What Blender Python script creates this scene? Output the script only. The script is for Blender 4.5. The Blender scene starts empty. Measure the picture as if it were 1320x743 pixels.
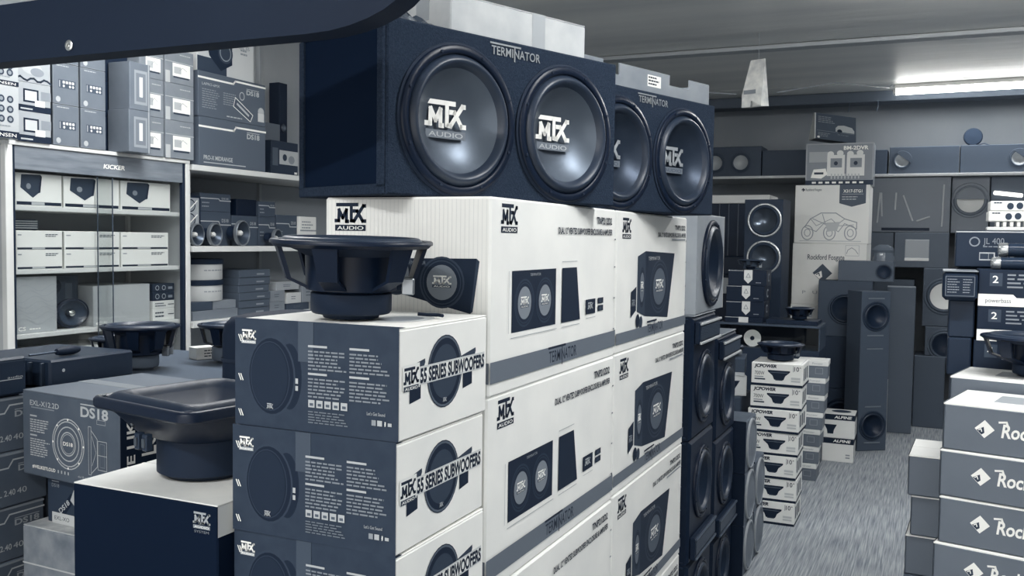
import bpy, math, random
from mathutils import Matrix, Vector
rnd = random.Random(7)
S = bpy.context.scene
COL = S.collection
R_ = math.radians
PI = math.pi

# ---------------------------------------------------------------- camera, world, light, exposure
yaw, pitch, roll = R_(24.4), math.atan(62.5 / 1200.0), R_(0.8)
fw = Vector((-math.sin(yaw) * math.cos(pitch), math.cos(yaw) * math.cos(pitch), -math.sin(pitch)))
rt0 = Vector((math.cos(yaw), math.sin(yaw), 0)); up0 = rt0.cross(fw)
rt = rt0 * math.cos(roll) + up0 * math.sin(roll); up = up0 * math.cos(roll) - rt0 * math.sin(roll)
cd = bpy.data.cameras.new('camera'); cam = bpy.data.objects.new('camera', cd); COL.objects.link(cam)
cd.sensor_fit = 'HORIZONTAL'; cd.sensor_width = 36.0; cd.lens = 36.0 * 1200 / 1320; cd.clip_start = 0.02
cam.matrix_world = Matrix(((rt.x, up.x, -fw.x, 0), (rt.y, up.y, -fw.y, 0), (rt.z, up.z, -fw.z, 1.62), (0, 0, 0, 1)))
S.camera = cam

W = bpy.data.worlds.new('ambient_fill'); S.world = W; W.use_nodes = True
W.node_tree.nodes['Background'].inputs[0].default_value = (1.0, 0.985, 0.96, 1)
W.node_tree.nodes['Background'].inputs[1].default_value = 1.25      # daylight: assumed even fill through the unseen side left open behind the camera
S.view_settings.view_transform = 'Standard'; S.view_settings.look = 'None'
S.view_settings.exposure = 0.40; S.view_settings.gamma = 1.0; S.view_settings.use_curve_mapping = False
try:
    S.cycles.use_denoising = True; S.cycles.max_bounces = 6
except Exception: pass
TUBE_POWER = 30.0

# ---------------------------------------------------------------- materials: the photograph is a navy-to-ivory duotone
def lin(c): return c / 12.92 if c <= 0.04045 else ((c + 0.055) / 1.055) ** 2.4
D0, D1 = (12, 25, 44), (250, 249, 243)
def tone(v):
    k = 4 * v * (1 - v)
    return tuple(lin((a + (b - a) * v + e * k) / 255) for a, b, e in zip(D0, D1, (0, 1, 2))) + (1,)
_m = {}
def M(v, rough=0.6, metal=0.0, spec=0.5, var=0.0, scale=8.0, bump=0.0, bscale=200.0, coat=0.0, emit=0.0, trans=0.0, stretch=None):
    if v < 0.35 and spec == 0.5 and not metal: spec = 0.18
    key = (v, rough, metal, spec, var, scale, bump, bscale, coat, emit, trans, stretch)
    if key in _m: return _m[key]
    m = bpy.data.materials.new('tone_%02d_%d' % (int(v * 100), len(_m))); m.use_nodes = True
    nt = m.node_tree; b = nt.nodes['Principled BSDF']
    b.inputs['Base Color'].default_value = tone(v); b.inputs['Roughness'].default_value = rough
    b.inputs['Metallic'].default_value = metal; b.inputs['Specular IOR Level'].default_value = spec
    if coat: b.inputs['Coat Weight'].default_value = coat
    if trans: b.inputs['Transmission Weight'].default_value = trans
    if emit:
        b.inputs['Emission Color'].default_value = (1, 0.99, 0.96, 1); b.inputs['Emission Strength'].default_value = emit
    if var or bump:
        tc = nt.nodes.new('ShaderNodeTexCoord'); mp = nt.nodes.new('ShaderNodeMapping')
        nt.links.new(tc.outputs['Object'], mp.inputs[0])
        if stretch: mp.inputs['Scale'].default_value = stretch
    if var:
        n = nt.nodes.new('ShaderNodeTexNoise'); n.inputs['Scale'].default_value = scale; n.inputs['Detail'].default_value = 5
        nt.links.new(mp.outputs[0], n.inputs[0])
        r = nt.nodes.new('ShaderNodeValToRGB')
        r.color_ramp.elements[0].position = 0.3; r.color_ramp.elements[1].position = 0.7
        r.color_ramp.elements[0].color = tone(max(0, v - var)); r.color_ramp.elements[1].color = tone(min(1, v + var))
        nt.links.new(n.outputs['Fac'], r.inputs[0]); nt.links.new(r.outputs[0], b.inputs['Base Color'])
    if bump:
        n2 = nt.nodes.new('ShaderNodeTexNoise'); n2.inputs['Scale'].default_value = bscale; n2.inputs['Detail'].default_value = 3
        nt.links.new(mp.outputs[0], n2.inputs[0])
        bp = nt.nodes.new('ShaderNodeBump'); bp.inputs['Strength'].default_value = bump; bp.inputs['Distance'].default_value = 0.01
        nt.links.new(n2.outputs['Fac'], bp.inputs['Height']); nt.links.new(bp.outputs[0], b.inputs['Normal'])
    _m[key] = m; return m

BLACK = M(0.045, 0.55); BLACKG = M(0.0, 0.36, spec=0.25); BLACKM = M(0.05, 0.8, spec=0.3)
CARPET = M(0.105, 0.95, spec=0.15, var=0.03, scale=180, bump=0.5, bscale=420)
WHITE = M(0.93, 0.6, var=0.025, scale=5, bump=0.08, bscale=9)
WHITE2 = M(0.88, 0.62, var=0.04, scale=4, bump=0.1, bscale=7)
IVORY = M(0.97, 0.5); GREY = M(0.5, 0.6); DGREY = M(0.3, 0.6); MGREY = M(0.4, 0.6); LGREY = M(0.7, 0.6)
INK = M(0.05, 0.6); INK2 = M(0.16, 0.6); INK3 = M(0.55, 0.6); CHROME = M(0.85, 0.22, metal=1.0); STEEL = M(0.6, 0.35, metal=0.9)
CONE = M(0.33, 0.42, metal=0.6); CONE2 = M(0.2, 0.3, metal=0.5); RUBBER = M(0.09, 0.4, spec=0.45); CARD = M(0.72, 0.7, var=0.05, scale=12)
NAVY = M(0.0, 0.5)
def glass():
    m = bpy.data.materials.new('clear_glass'); m.use_nodes = True; nt = m.node_tree; nt.nodes.clear()
    o = nt.nodes.new('ShaderNodeOutputMaterial'); mx = nt.nodes.new('ShaderNodeMixShader'); mx.inputs[0].default_value = 0.06
    t = nt.nodes.new('ShaderNodeBsdfTransparent'); t.inputs[0].default_value = (0.97, 0.98, 0.98, 1)
    g = nt.nodes.new('ShaderNodeBsdfGlossy'); g.inputs['Roughness'].default_value = 0.03
    nt.links.new(t.outputs[0], mx.inputs[1]); nt.links.new(g.outputs[0], mx.inputs[2]); nt.links.new(mx.outputs[0], o.inputs[0])
    return m
GLASS = glass()

# ---------------------------------------------------------------- mesh building
class MB:
    def __init__(s): s.v = []; s.f = []; s.mi = []; s.ms = []
    def mid(s, m):
        if m not in s.ms: s.ms.append(m)
        return s.ms.index(m)
    def face(s, pts, m):
        b = len(s.v); s.v += [tuple(p) for p in pts]; s.f.append(tuple(range(b, b + len(pts)))); s.mi.append(s.mid(m))
    def mesh(s, vs, fs, m):
        b = len(s.v); s.v += [tuple(p) for p in vs]; k = s.mid(m)
        for f in fs: s.f.append(tuple(i + b for i in f)); s.mi.append(k)
    def box(s, x0, x1, y0, y1, z0, z1, m, c=0.0, T=None):
        """box with chamfered edges"""
        if c <= 0:
            vs = [(x, y, z) for x in (x0, x1) for y in (y0, y1) for z in (z0, z1)]
            fs = [(0, 1, 3, 2), (4, 6, 7, 5), (0, 4, 5, 1), (2, 3, 7, 6), (0, 2, 6, 4), (1, 5, 7, 3)]
        else:
            vs = []; idx = {}
            lo, hi = (x0, y0, z0), (x1, y1, z1)
            for i in range(8):
                sg = [(i >> k) & 1 for k in range(3)]
                for a in range(3):
                    p = []
                    for k in range(3):
                        e = hi[k] if sg[k] else lo[k]
                        p.append(e if k == a else (e - c if sg[k] else e + c))
                    idx[(i, a)] = len(vs); vs.append(tuple(p))
            fs = []
            for a in range(3):
                b_, c_ = (a + 1) % 3, (a + 2) % 3
                for sd in (0, 1):
                    q = []
                    for (u, w) in ((0, 0), (1, 0), (1, 1), (0, 1)):
                        q.append(idx[((sd << a) | (u << b_) | (w << c_), a)])
                    fs.append(tuple(q if sd else q[::-1]))
            for a in range(3):
                b_, c_ = (a + 1) % 3, (a + 2) % 3
                for sb in (0, 1):
                    for sc in (0, 1):
                        i0 = (sb << b_) | (sc << c_); i1 = i0 | (1 << a)
                        q = [idx[(i0, b_)], idx[(i1, b_)], idx[(i1, c_)], idx[(i0, c_)]]
                        fs.append(tuple(q if sb != sc else q[::-1]))
            for i in range(8):
                q = [idx[(i, 0)], idx[(i, 1)], idx[(i, 2)]]
                n1 = bin(i).count('1'); fs.append(tuple(q if n1 % 2 else q[::-1]))
        if T is not None: vs = [tuple(T @ Vector(p)) for p in vs]
        s.mesh(vs, fs, m)
    def lathe(s, prof, m, n=32, axis='z', c=(0, 0, 0), closed=False, a0=0.0):
        """prof: (radius, height); axis z: height up; axis y: height towards -y (out of a front face); axis x: along +x"""
        vs = []; fs = []
        for r, h in prof:
            for k in range(n):
                a = 2 * PI * k / n + a0
                u, w = r * math.cos(a), r * math.sin(a)
                if axis == 'z': p = (c[0] + u, c[1] + w, c[2] + h)
                elif axis == 'y': p = (c[0] + u, c[1] - h, c[2] + w)
                else: p = (c[0] + h, c[1] + u, c[2] + w)
                vs.append(p)
        for i in range(len(prof) - 1):
            for k in range(n):
                k2 = (k + 1) % n
                fs.append((i * n + k, i * n + k2, (i + 1) * n + k2, (i + 1) * n + k))
        if prof[0][0] > 1e-6 and closed: fs.append(tuple(range(n))[::-1])
        if prof[-1][0] > 1e-6 and closed: fs.append(tuple(range((len(prof) - 1) * n, len(prof) * n)))
        s.mesh(vs, fs, m)
    def tube(s, pts, r, m, n=8):
        pts = [Vector(p) for p in pts]; vs = []; fs = []
        for i, p in enumerate(pts):
            d = (pts[min(i + 1, len(pts) - 1)] - pts[max(i - 1, 0)]).normalized()
            a = d.cross(Vector((0, 0, 1)))
            if a.length < 1e-3: a = Vector((1, 0, 0))
            a.normalize(); b = d.cross(a)
            for k in range(n):
                t = 2 * PI * k / n; vs.append(tuple(p + a * (r * math.cos(t)) + b * (r * math.sin(t))))
        for i in range(len(pts) - 1):
            for k in range(n):
                k2 = (k + 1) % n; fs.append((i * n + k, i * n + k2, (i + 1) * n + k2, (i + 1) * n + k))
        fs.append(tuple(range(n))[::-1]); fs.append(tuple(range((len(pts) - 1) * n, len(pts) * n)))
        s.mesh(vs, fs, m)
    def prism(s, poly, h0, h1, m, axis='z'):
        """poly in 2D extruded; axis z: (x,y)->z, axis y: (x,z)->y, axis x: (y,z)->x"""
        n = len(poly)
        def q(p, h): return (p[0], p[1], h) if axis == 'z' else ((p[0], h, p[1]) if axis == 'y' else (h, p[0], p[1]))
        vs = [q(p, h0) for p in poly] + [q(p, h1) for p in poly]
        fs = [tuple(range(n)), tuple(range(n, 2 * n))[::-1]] + [(i, i + n, (i + 1) % n + n, (i + 1) % n) for i in range(n)]
        s.mesh(vs, fs, m)
    def build(s, name, parent=None, smooth=35, loc=None):
        me = bpy.data.meshes.new(name); me.from_pydata(s.v, [], s.f)
        for m in s.ms: me.materials.append(m)
        me.polygons.foreach_set('material_index', s.mi)
        if smooth:
            me.polygons.foreach_set('use_smooth', [True] * len(s.f)); me.update()
            me.set_sharp_from_angle(angle=R_(smooth))
        me.update()
        o = bpy.data.objects.new(name, me); COL.objects.link(o)
        if parent: o.parent = parent
        if loc: o.location = loc
        return o

def tag(o, label=None, cat=None, group=None, kind=None):
    if label: o['label'] = label
    if cat: o['category'] = cat
    if group: o['group'] = group
    if kind: o['kind'] = kind
    return o
def thing(name, label, cat, loc=(0, 0, 0), rz=0.0, group=None):
    o = bpy.data.objects.new(name, None); COL.objects.link(o); o.empty_display_size = 0.05
    o.location = loc; o.rotation_euler = (0, 0, rz); return tag(o, label, cat, group)
def kids(o): return [c for c in ALLKIDS.get(o.name, [])]
ALLKIDS = {}
def copy_tree(o, loc=None, rz=None, label=None, group=None, parent=None):
    c = o.copy(); COL.objects.link(c)
    if parent is not None: c.parent = parent
    if loc is not None: c.location = loc
    if rz is not None: c.rotation_euler = (0, 0, rz)
    if label: c['label'] = label
    if group: c['group'] = group
    for ch in list(o.children): copy_tree(ch, parent=c)
    return c

# ---------------------------------------------------------------- flat print on box faces
_g = {}
def glyphs(t, off=0.0):
    k = (t, off)
    if k not in _g:
        cu = bpy.data.curves.new('tmp', 'FONT'); cu.body = t; cu.offset = off; cu.resolution_u = 3
        ob = bpy.data.objects.new('tmp', cu); COL.objects.link(ob)
        dg = bpy.context.evaluated_depsgraph_get(); dg.update()
        me = bpy.data.meshes.new_from_object(ob.evaluated_get(dg))
        vs = [(v.co.x, v.co.y) for v in me.vertices]; fs = [tuple(p.vertices) for p in me.polygons]
        bpy.data.objects.remove(ob); bpy.data.curves.remove(cu); bpy.data.meshes.remove(me)
        xs = [v[0] for v in vs] or [0, 1]; x0, x1 = min(xs), max(xs)
        _g[k] = ([((x - x0), y) for x, y in vs], fs, max(x1 - x0, 1e-3))
    return _g[k]
class Print:
    """drawing on face F (-y), B (+y), L (-x), R (+x) or T (top) of a box W x D x H whose base centre is the origin"""
    def __init__(s, face, W, D, H, gap=0.0006):
        s.mb = MB(); s.k = 0
        h = gap
        s.O, s.S, s.T, s.N, s.w, s.h = {
            'F': ((-W / 2, -D / 2 - h, 0), (1, 0, 0), (0, 0, 1), (0, -1, 0), W, H),
            'B': ((W / 2, D / 2 + h, 0), (-1, 0, 0), (0, 0, 1), (0, 1, 0), W, H),
            'R': ((W / 2 + h, -D / 2, 0), (0, 1, 0), (0, 0, 1), (1, 0, 0), D, H),
            'L': ((-W / 2 - h, D / 2, 0), (0, -1, 0), (0, 0, 1), (-1, 0, 0), D, H),
            'T': ((-W / 2, -D / 2, H + h), (1, 0, 0), (0, 1, 0), (0, 0, 1), W, D)}[face]
        s.O, s.S, s.T, s.N = map(Vector, (s.O, s.S, s.T, s.N))
    def p(s, x, y): return s.O + s.S * x + s.T * y + s.N * (0.00004 * s.k)
    def poly(s, pts, m): s.k += 1; s.mb.face([s.p(*q) for q in pts], m); return s
    def rect(s, x, y, w, h, m): return s.poly([(x, y), (x + w, y), (x + w, y + h), (x, y + h)], m)
    def frame(s, x, y, w, h, t, m):
        for a in ((x, y, w, t), (x, y + h - t, w, t), (x, y, t, h), (x + w - t, y, t, h)): s.rect(*a, m)
        return s
    def ell(s, x, y, rx, ry, m, n=28, a0=0, a1=2 * PI):
        return s.poly([(x + rx * math.cos(a0 + (a1 - a0) * i / n), y + ry * math.sin(a0 + (a1 - a0) * i / n)) for i in range(n if a1 - a0 > 6.28 else n + 1)], m)
    def ring(s, x, y, rx, ry, t, m, n=28):
        s.k += 1
        for i in range(n):
            a, b = 2 * PI * i / n, 2 * PI * (i + 1) / n
            s.mb.face([s.p(x + rx * math.cos(a), y + ry * math.sin(a)), s.p(x + rx * math.cos(b), y + ry * math.sin(b)),
                       s.p(x + (rx - t) * math.cos(b), y + (ry - t) * math.sin(b)), s.p(x + (rx - t) * math.cos(a), y + (ry - t) * math.sin(a))], m)
        return s
    def stroke(s, pts, t, m):
        s.k += 1
        for a, b in zip(pts, pts[1:]):
            a, b = Vector(a), Vector(b); d = (b - a)
            if d.length < 1e-6: continue
            d.normalize(); n = Vector((-d.y, d.x)) * (t / 2); e = d * (t * 0.4)
            s.mb.face([s.p(*(a - e - n)), s.p(*(b + e - n)), s.p(*(b + e + n)), s.p(*(a - e + n))], m)
        return s
    def text(s, t, x, y, h, m, w=None, bold=0.0, shear=0.0, rot=0.0):
        vs, fs, wd = glyphs(t, bold); s.k += 1
        sy = h / 0.72; sx = (w / wd) if w else sy
        ca, sa = math.cos(rot), math.sin(rot)
        out = []
        for a, b in vs:
            u, v = a * sx + b * sy * shear, b * sy
            out.append(tuple(s.p(x + u * ca - v * sa, y + u * sa + v * ca)))
        # keep the faces turned outwards
        s.mb.mesh(out, fs, m); return s
    def lines(s, x, y, w, n, lh, t, m, seed=1):
        r = random.Random(seed); s.k += 1
        for i in range(n):
            yy = y - i * lh; xx = x; end = x + w * r.uniform(0.7, 1)
            while xx < end:
                ww = min(r.uniform(0.05, 0.16) * w + t, end - xx)
                s.mb.face([s.p(xx, yy), s.p(xx + ww, yy), s.p(xx + ww, yy + t), s.p(xx, yy + t)], m)
                xx += ww + 0.03 * w
        return s
    def mtx(s, x, y, w, h, m, m2=None, word=True, mw=None):
        """the three joined letters under a bar, with AUDIO on a plate below"""
        hb = h * (0.70 if word else 1.0); y0 = y + h - hb
        def q(a, b): return (x + a * w, y0 + b * hb)
        t = 0.185 * hb
        s.stroke([q(0.07, 0.93), q(0.72, 0.93)], t, m)
        s.stroke([q(0.02, 0.10), q(0.12, 0.10), q(0.13, 0.66)], t, m)
        s.stroke([q(0.13, 0.66), q(0.25, 0.25), q(0.37, 0.66), q(0.37, 0.06), q(0.42, 0.06)], t, m)
        s.stroke([q(0.53, 0.93), q(0.53, 0.10), q(0.62, 0.08), q(0.92, 0.86), q(0.97, 0.86)], t, m)
        s.stroke([q(0.62, 0.60), q(0.72, 0.60), q(0.90, 0.08), q(0.98, 0.08)], t, m)
        if word:
            s.rect(x, y, w, h * 0.22, m2 or m); s.text('AUDIO', x + 0.07 * w, y + h * 0.045, h * 0.13, mw or IVORY, w=0.86 * w, bold=0.01)
        return s
    def terminator(s, x, y, w, h, m):
        s.text('TERMINATOR', x, y + h * 0.25, h * 0.55, m, w=w, bold=0.012)
        s.rect(x - 0.03 * w, y + h * 0.88, w * 0.62, h * 0.11, m)
        s.rect(x + w * 0.45, y, 0.025 * w, h * 0.9, m); return s
    def woofer(s, x, y, rx, ry, m0=INK, m1=INK2, m2=INK3, logo=True):
        s.ell(x, y, rx, ry, m1); s.ell(x, y, rx * 0.92, ry * 0.92, m0); s.ring(x, y, rx * 0.86, ry * 0.86, rx * 0.05, m1)
        s.ell(x, y, rx * 0.68, ry * 0.68, m2)
        if logo: s.mtx(x - rx * 0.42, y - ry * 0.2, rx * 0.84, ry * 0.46, IVORY, m1)
        return s
    def build(s, parent, name='printed_artwork'):
        return s.mb.build(name, parent, smooth=0) if s.mb.f else None

# ---------------------------------------------------------------- carton: body, optional top flaps and tape
def carton(name, label, cat, c, W_, D_, H_, rz=0.0, mat=WHITE, group=None, flaps=None, tape=None, chamf=0.003, side=None):
    o = thing(name, label, cat, c, rz, group)
    b = MB(); b.box(-W_ / 2, W_ / 2, -D_ / 2, D_ / 2, 0, H_ - (0.003 if flaps else 0), mat, chamf); b.build('body', o)
    if flaps:
        for sg in (-1, 1):
            f = MB(); y0, y1 = sorted((sg * 0.0015, sg * (D_ / 2 - 0.001))); f.box(-W_ / 2 + .001, W_ / 2 - .001, y0, y1, H_ - 0.003, H_, flaps, 0.001); f.build('flap', o)
        if tape:
            t = MB(); t.box(-W_ / 2 - 0.0012, W_ / 2 + 0.0012, -0.024, 0.024, H_ - 0.05, H_ + 0.0008, tape, 0.0005); t.build('tape', o)
    return o
def lathe_part(name, parent, prof, m, n=32, axis='z', c=(0, 0, 0), closed=False, smooth=50):
    b = MB(); b.lathe(prof, m, n, axis, c, closed); return b.build(name, parent, smooth)

# ---------------------------------------------------------------- loudspeakers
def plate_with_hole(b, x0, x1, z0, z1, cx, cz, r, y, m, n=32, depth=0.015):
    """front plate cell at y with a round hole and the hole's wall"""
    def edge(a):
        dx, dz = math.cos(a), math.sin(a); t = 1e9
        if dx > 1e-9: t = min(t, (x1 - cx) / dx)
        if dx < -1e-9: t = min(t, (x0 - cx) / dx)
        if dz > 1e-9: t = min(t, (z1 - cz) / dz)
        if dz < -1e-9: t = min(t, (z0 - cz) / dz)
        return (cx + dx * t, cz + dz * t)
    an = sorted(set([2 * PI * i / n for i in range(n)] + [math.atan2(z - cz, x - cx) % (2 * PI) for x in (x0, x1) for z in (z0, z1)]))
    for i, a in enumerate(an):
        a2 = an[(i + 1) % len(an)]
        e, e2 = edge(a), edge(a2)
        p, p2 = (cx + r * math.cos(a), cz + r * math.sin(a)), (cx + r * math.cos(a2), cz + r * math.sin(a2))
        b.face([(p[0], y, p[1]), (e[0], y, e[1]), (e2[0], y, e2[1]), (p2[0], y, p2[1])], m)
        b.face([(p[0], y, p[1]), (p2[0], y, p2[1]), (p2[0], y + depth, p2[1]), (p[0], y + depth, p[1])], m)
def mounted_woofer(root, cx, cz, y, R, n=40, power=2, rim=BLACKG, sur=RUBBER, cone=CONE, depth=0.28, logo=None, screws=8, dome=False, name='woofer'):
    """rim (the part) with surround, cone, dust cap, emblem and screws below it"""
    c = (cx, y, cz)
    o = lathe_part(name, root, [(R, 0), (R, R * .05), (R * .985, R * .07), (R * .9, R * .075), (R * .885, R * .06), (R * .88, 0)], rim, n, 'y', c)
    prof = [(R * (.885 - .185 * i / 10), R * (.02 + .10 * math.sin(PI * i / 10))) for i in range(11)]
    lathe_part('surround', o, prof, sur, n, 'y', c)
    r0 = R * .70
    if dome: prof = [(r0 * (1 - i / 8), R * (.02 + .2 * math.sin(PI / 2 * i / 8))) for i in range(9)]
    else: prof = [(r0 * (1 - i / 10), R * (.02 - depth * (1 - (1 - i / 10) ** power))) for i in range(11)]
    lathe_part('cone', o, prof, cone, n, 'y', c, smooth=70)
    if logo:
        P = Print('F', 0, 0, 0); zf = y + R * (depth * 0.95) - 0.006
        P.O = Vector((cx, zf, cz)); w = R * .78
        # the emblem floats on the bowl: a thin raised badge
        P.mtx(-w * .55, -w * .36, w, w * .68, logo[0], logo[1], mw=logo[2]); e = P.build(o, 'emblem')
    for i in range(screws):
        a = 2 * PI * (i + .5) / screws
        s = MB(); s.lathe([(R * .022, 0), (R * .022, .003), (0, .004)], BLACKM, 8, 'y', (cx + R * .94 * math.cos(a), y - R * .07, cz + R * .94 * math.sin(a))); s.build('screw', o)
    return o
def cabinet(name, label, c, W_, D_, H_, rz, woofers=(), mat=BLACK, cat='speaker', group=None, vertical=False, n=40, chamf=0.004, top_depth=None, **kw):
    """speaker enclosure: body with round cut-outs in its front plus woofers"""
    o = thing(name, label, cat, c, rz, group)
    b = MB(); hw, hd = W_ / 2, D_ / 2; td = hd if top_depth is None else top_depth - hd; ch = chamf
    vs = [(-hw, -hd + ch, 0), (hw, -hd + ch, 0), (hw, hd, 0), (-hw, hd, 0), (-hw, -hd + ch, H_), (hw, -hd + ch, H_), (hw, td, H_), (-hw, td, H_),
          (-hw + ch, -hd, ch), (hw - ch, -hd, ch), (hw - ch, -hd, H_ - ch), (-hw + ch, -hd, H_ - ch)]
    b.mesh(vs, [(0, 3, 2, 1), (4, 5, 6, 7), (0, 4, 7, 3), (1, 2, 6, 5), (2, 3, 7, 6), (0, 1, 9, 8), (5, 4, 11, 10), (4, 0, 8, 11), (1, 5, 10, 9)], mat)
    x0, x1, z0, z1 = -hw + ch, hw - ch, ch, H_ - ch
    if not woofers: b.face([vs[8], vs[9], vs[10], vs[11]], mat)
    else:
        ws = sorted(woofers, key=lambda w: w[1] if vertical else w[0])
        cuts = [(a[1] + b2[1]) / 2 if vertical else (a[0] + b2[0]) / 2 for a, b2 in zip(ws, ws[1:])]
        lo = [z0 if vertical else x0] + cuts; hi = cuts + [z1 if vertical else x1]
        for w, l, h in zip(ws, lo, hi):
            if vertical: plate_with_hole(b, x0, x1, l, h, w[0], w[1], w[2] * .86, -hd, mat, n)
            else: plate_with_hole(b, l, h, z0, z1, w[0], w[1], w[2] * .86, -hd, mat, n)
    b.build('body', o, smooth=20)
    for w in woofers: mounted_woofer(o, w[0], w[1], -hd, w[2], n=n, **kw)
    return o
def loose_woofer(name, label, loc, R, H, rz=0, arms=6, mR=0.5, mH=0.3, boot=0.55, grp=None, mat=BLACKG, mag=BLACK, cone=BLACKM, tilt=(0, 0), n=40, terminals=True):
    """bare driver standing on its magnet, rim up"""
    o = thing(name, label, 'speaker', loc, rz, grp); o.rotation_euler = (tilt[0], tilt[1], rz)
    m = R * mR; h = H * mH
    lathe_part('magnet', o, [(0, 0), (m * .68, 0), (m * .72, H * .05), (m * .95, H * .06), (m, H * .09), (m, h * .96), (m * .95, h)], mag, n)
    lathe_part('motor_boot', o, [(m * .9, h), (R * boot, h * 1.1), (R * boot * 1.02, H * .80)], mat, n)
    for i in range(arms):
        a = 2 * PI * (i + .5) / arms; b = MB()
        prof = [(R * .93, H * .93), (R * .80, H * .50), (m * .95, h * 1.02)]; wd = R * .13; th = R * .05
        t = Vector((-math.sin(a), math.cos(a), 0)); rd = Vector((math.cos(a), math.sin(a), 0))
        vs = []
        for (r, z), k in zip(prof, (1.2, .9, 1.1)):
            for (dr, sg) in ((0, -1), (0, 1), (-th, 1), (-th, -1)):
                vs.append(rd * (r + dr) + t * (sg * wd * k) + Vector((0, 0, z + (th * .3 if dr else 0))))
        fs = [(i2 * 4 + k, i2 * 4 + (k + 1) % 4, i2 * 4 + 4 + (k + 1) % 4, i2 * 4 + 4 + k) for i2 in range(2) for k in range(4)] + [(3, 2, 1, 0), (8, 9, 10, 11)]
        b.mesh(vs, fs, mat); b.build('basket_arm', o)
    lathe_part('rim', o, [(R * .86, H * .90), (R * .95, H * .91), (R * .98, H * .945), (R, H * .95), (R, H * .985), (R * .985, H), (R * .90, H), (R * .88, H * .96), (R * .86, H * .90)], mat, n)
    lathe_part('surround', o, [(R * (.9 - .2 * i / 8), H * .955 + R * .08 * math.sin(PI * i / 8)) for i in range(9)], RUBBER, n)
    lathe_part('cone', o, [(R * .7, H * .95), (R * .45, H * .85), (R * .3, H * .8), (R * .29, H * .83), (R * .15, H * .88), (0, H * .9)], cone, n)
    lathe_part('cone_back', o, [(R * .86, H * .93), (R * .66, H * .85), (R * boot, H * .79)], BLACKM, n)
    if terminals:
        for sg in (-1, 1):
            b = MB(); a = sg * 0.25 + 0.3; T = Matrix.Translation((R * .72 * math.cos(a), R * .72 * math.sin(a), H * .42)) @ Matrix.Rotation(a, 4, 'Z')
            b.box(-.012, .012, -.006, .006, -.016, .016, STEEL, .002, T); b.build('terminal', o)
    return o

# ---------------------------------------------------------------- the room
CEIL = 3.05
def struct(name, b, **k):
    return tag(b.build(name, None, **k), kind='structure')
FLOORM = M(0.53, 0.75, spec=0.25, var=0.15, scale=3.0, stretch=(48, 1.3, 1), bump=0.25, bscale=5)
b = MB(); b.box(-3.96, 3.6, -2.5, 10.0, -0.05, 0, FLOORM); struct('floor', b)
b = MB(); b.box(-4.06, -3.95, -2.5, 10.1, 0, CEIL, M(0.62, 0.7, var=.04, scale=2)); struct('wall_left', b)
b = MB(); b.box(-3.95, 3.6, 9.95, 10.05, 0, CEIL, M(0.5, 0.75, var=.03, scale=1.5)); struct('wall_back', b)
b = MB(); b.box(3.5, 3.6, -2.5, 9.95, 0, CEIL, M(0.55, 0.7)); struct('wall_right', b)
CEILM = M(0.87, 0.42, spec=0.5, var=.05, scale=1.2, bump=0.7, bscale=2.4, stretch=(0.35, 2.6, 1))
ce = bpy.data.objects.new('ceiling', None); COL.objects.link(ce); tag(ce, kind='structure')
k = 0
for y0, y1 in ((-2.5, -0.6), (-0.6, 1.3), (1.3, 3.2), (3.2, 5.1), (5.1, 7.0), (7.0, 8.9), (8.9, 9.95)):
    for x0, x1 in ((-3.95, 3.55),):
        b = MB(); dz = rnd.uniform(0, .008); b.box(x0 + .004, x1 - .004, y0 + .004, y1 - .004, CEIL + dz, CEIL + .03, CEILM, .003); b.build('ceiling_panel', ce)
b = MB(); b.box(-3.95, 3.5, -2.5, 9.95, CEIL + .03, CEIL + .08, BLACKM); b.build('ceiling_deck', ce)
b = MB(); b.box(-3.95, 3.5, 9.35, 9.6, CEIL - .10, CEIL, M(0.3, 0.6), .006); struct('trim_1', b)      # soffit beam above the back wall
for y in (7.0, 4.6):
    b = MB(); b.box(-3.95, 3.5, y - .06, y + .06, CEIL - .03, CEIL, M(0.62, 0.5), .004); struct('trim_%d' % (2 if y > 5 else 3), b)

# ---------------------------------------------------------------- fluorescent battens
def batten(label, x, y, ln, rz=0.0, k=1.0):
    o = thing('fluorescent_batten', label, 'ceiling light', (x, y, CEIL), rz, 'ceiling battens')
    b = MB(); b.box(-ln / 2, ln / 2, -.05, .05, -.035, 0, IVORY, .004); b.build('housing', o)
    for sg in (-1, 1):
        b = MB(); b.box(sg * (ln / 2) - .012, sg * (ln / 2) + .012, -.05, .05, -.085, -.03, M(.8, .5), .004); b.build('end_cap', o)
    b = MB(); b.lathe([(.026, -ln / 2 + .01), (.026, ln / 2 - .01)], M(1.0, .4, emit=34.0 * k), 16, 'x', (0, 0, -.062), closed=True); b.build('tube', o)
    ld = bpy.data.lights.new('tube_light', 'AREA'); ld.shape = 'RECTANGLE'; ld.size = ln; ld.size_y = .08; ld.energy = TUBE_POWER * k; ld.color = (.97, .985, 1)
    lo = bpy.data.objects.new('tube_light', ld); COL.objects.link(lo); lo.parent = o; lo.location = (0, 0, -.095)
    return o
batten('lit fluorescent batten above the back wall at the right', 0.42, 9.05, 1.6, R_(-3), .40)
batten('lit fluorescent batten above the middle of the aisle', 0.45, 5.45, 1.6)
batten('added unseen fluorescent batten above the glass display cabinet', -2.3, 2.9, 1.6)  # added out of view to brighten the cabinet interior
batten('lit fluorescent batten above the nearest cartons', 0.6, 2.2, 1.6)
batten('lit fluorescent batten behind the viewpoint', -1.2, -0.6, 1.6)

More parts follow.
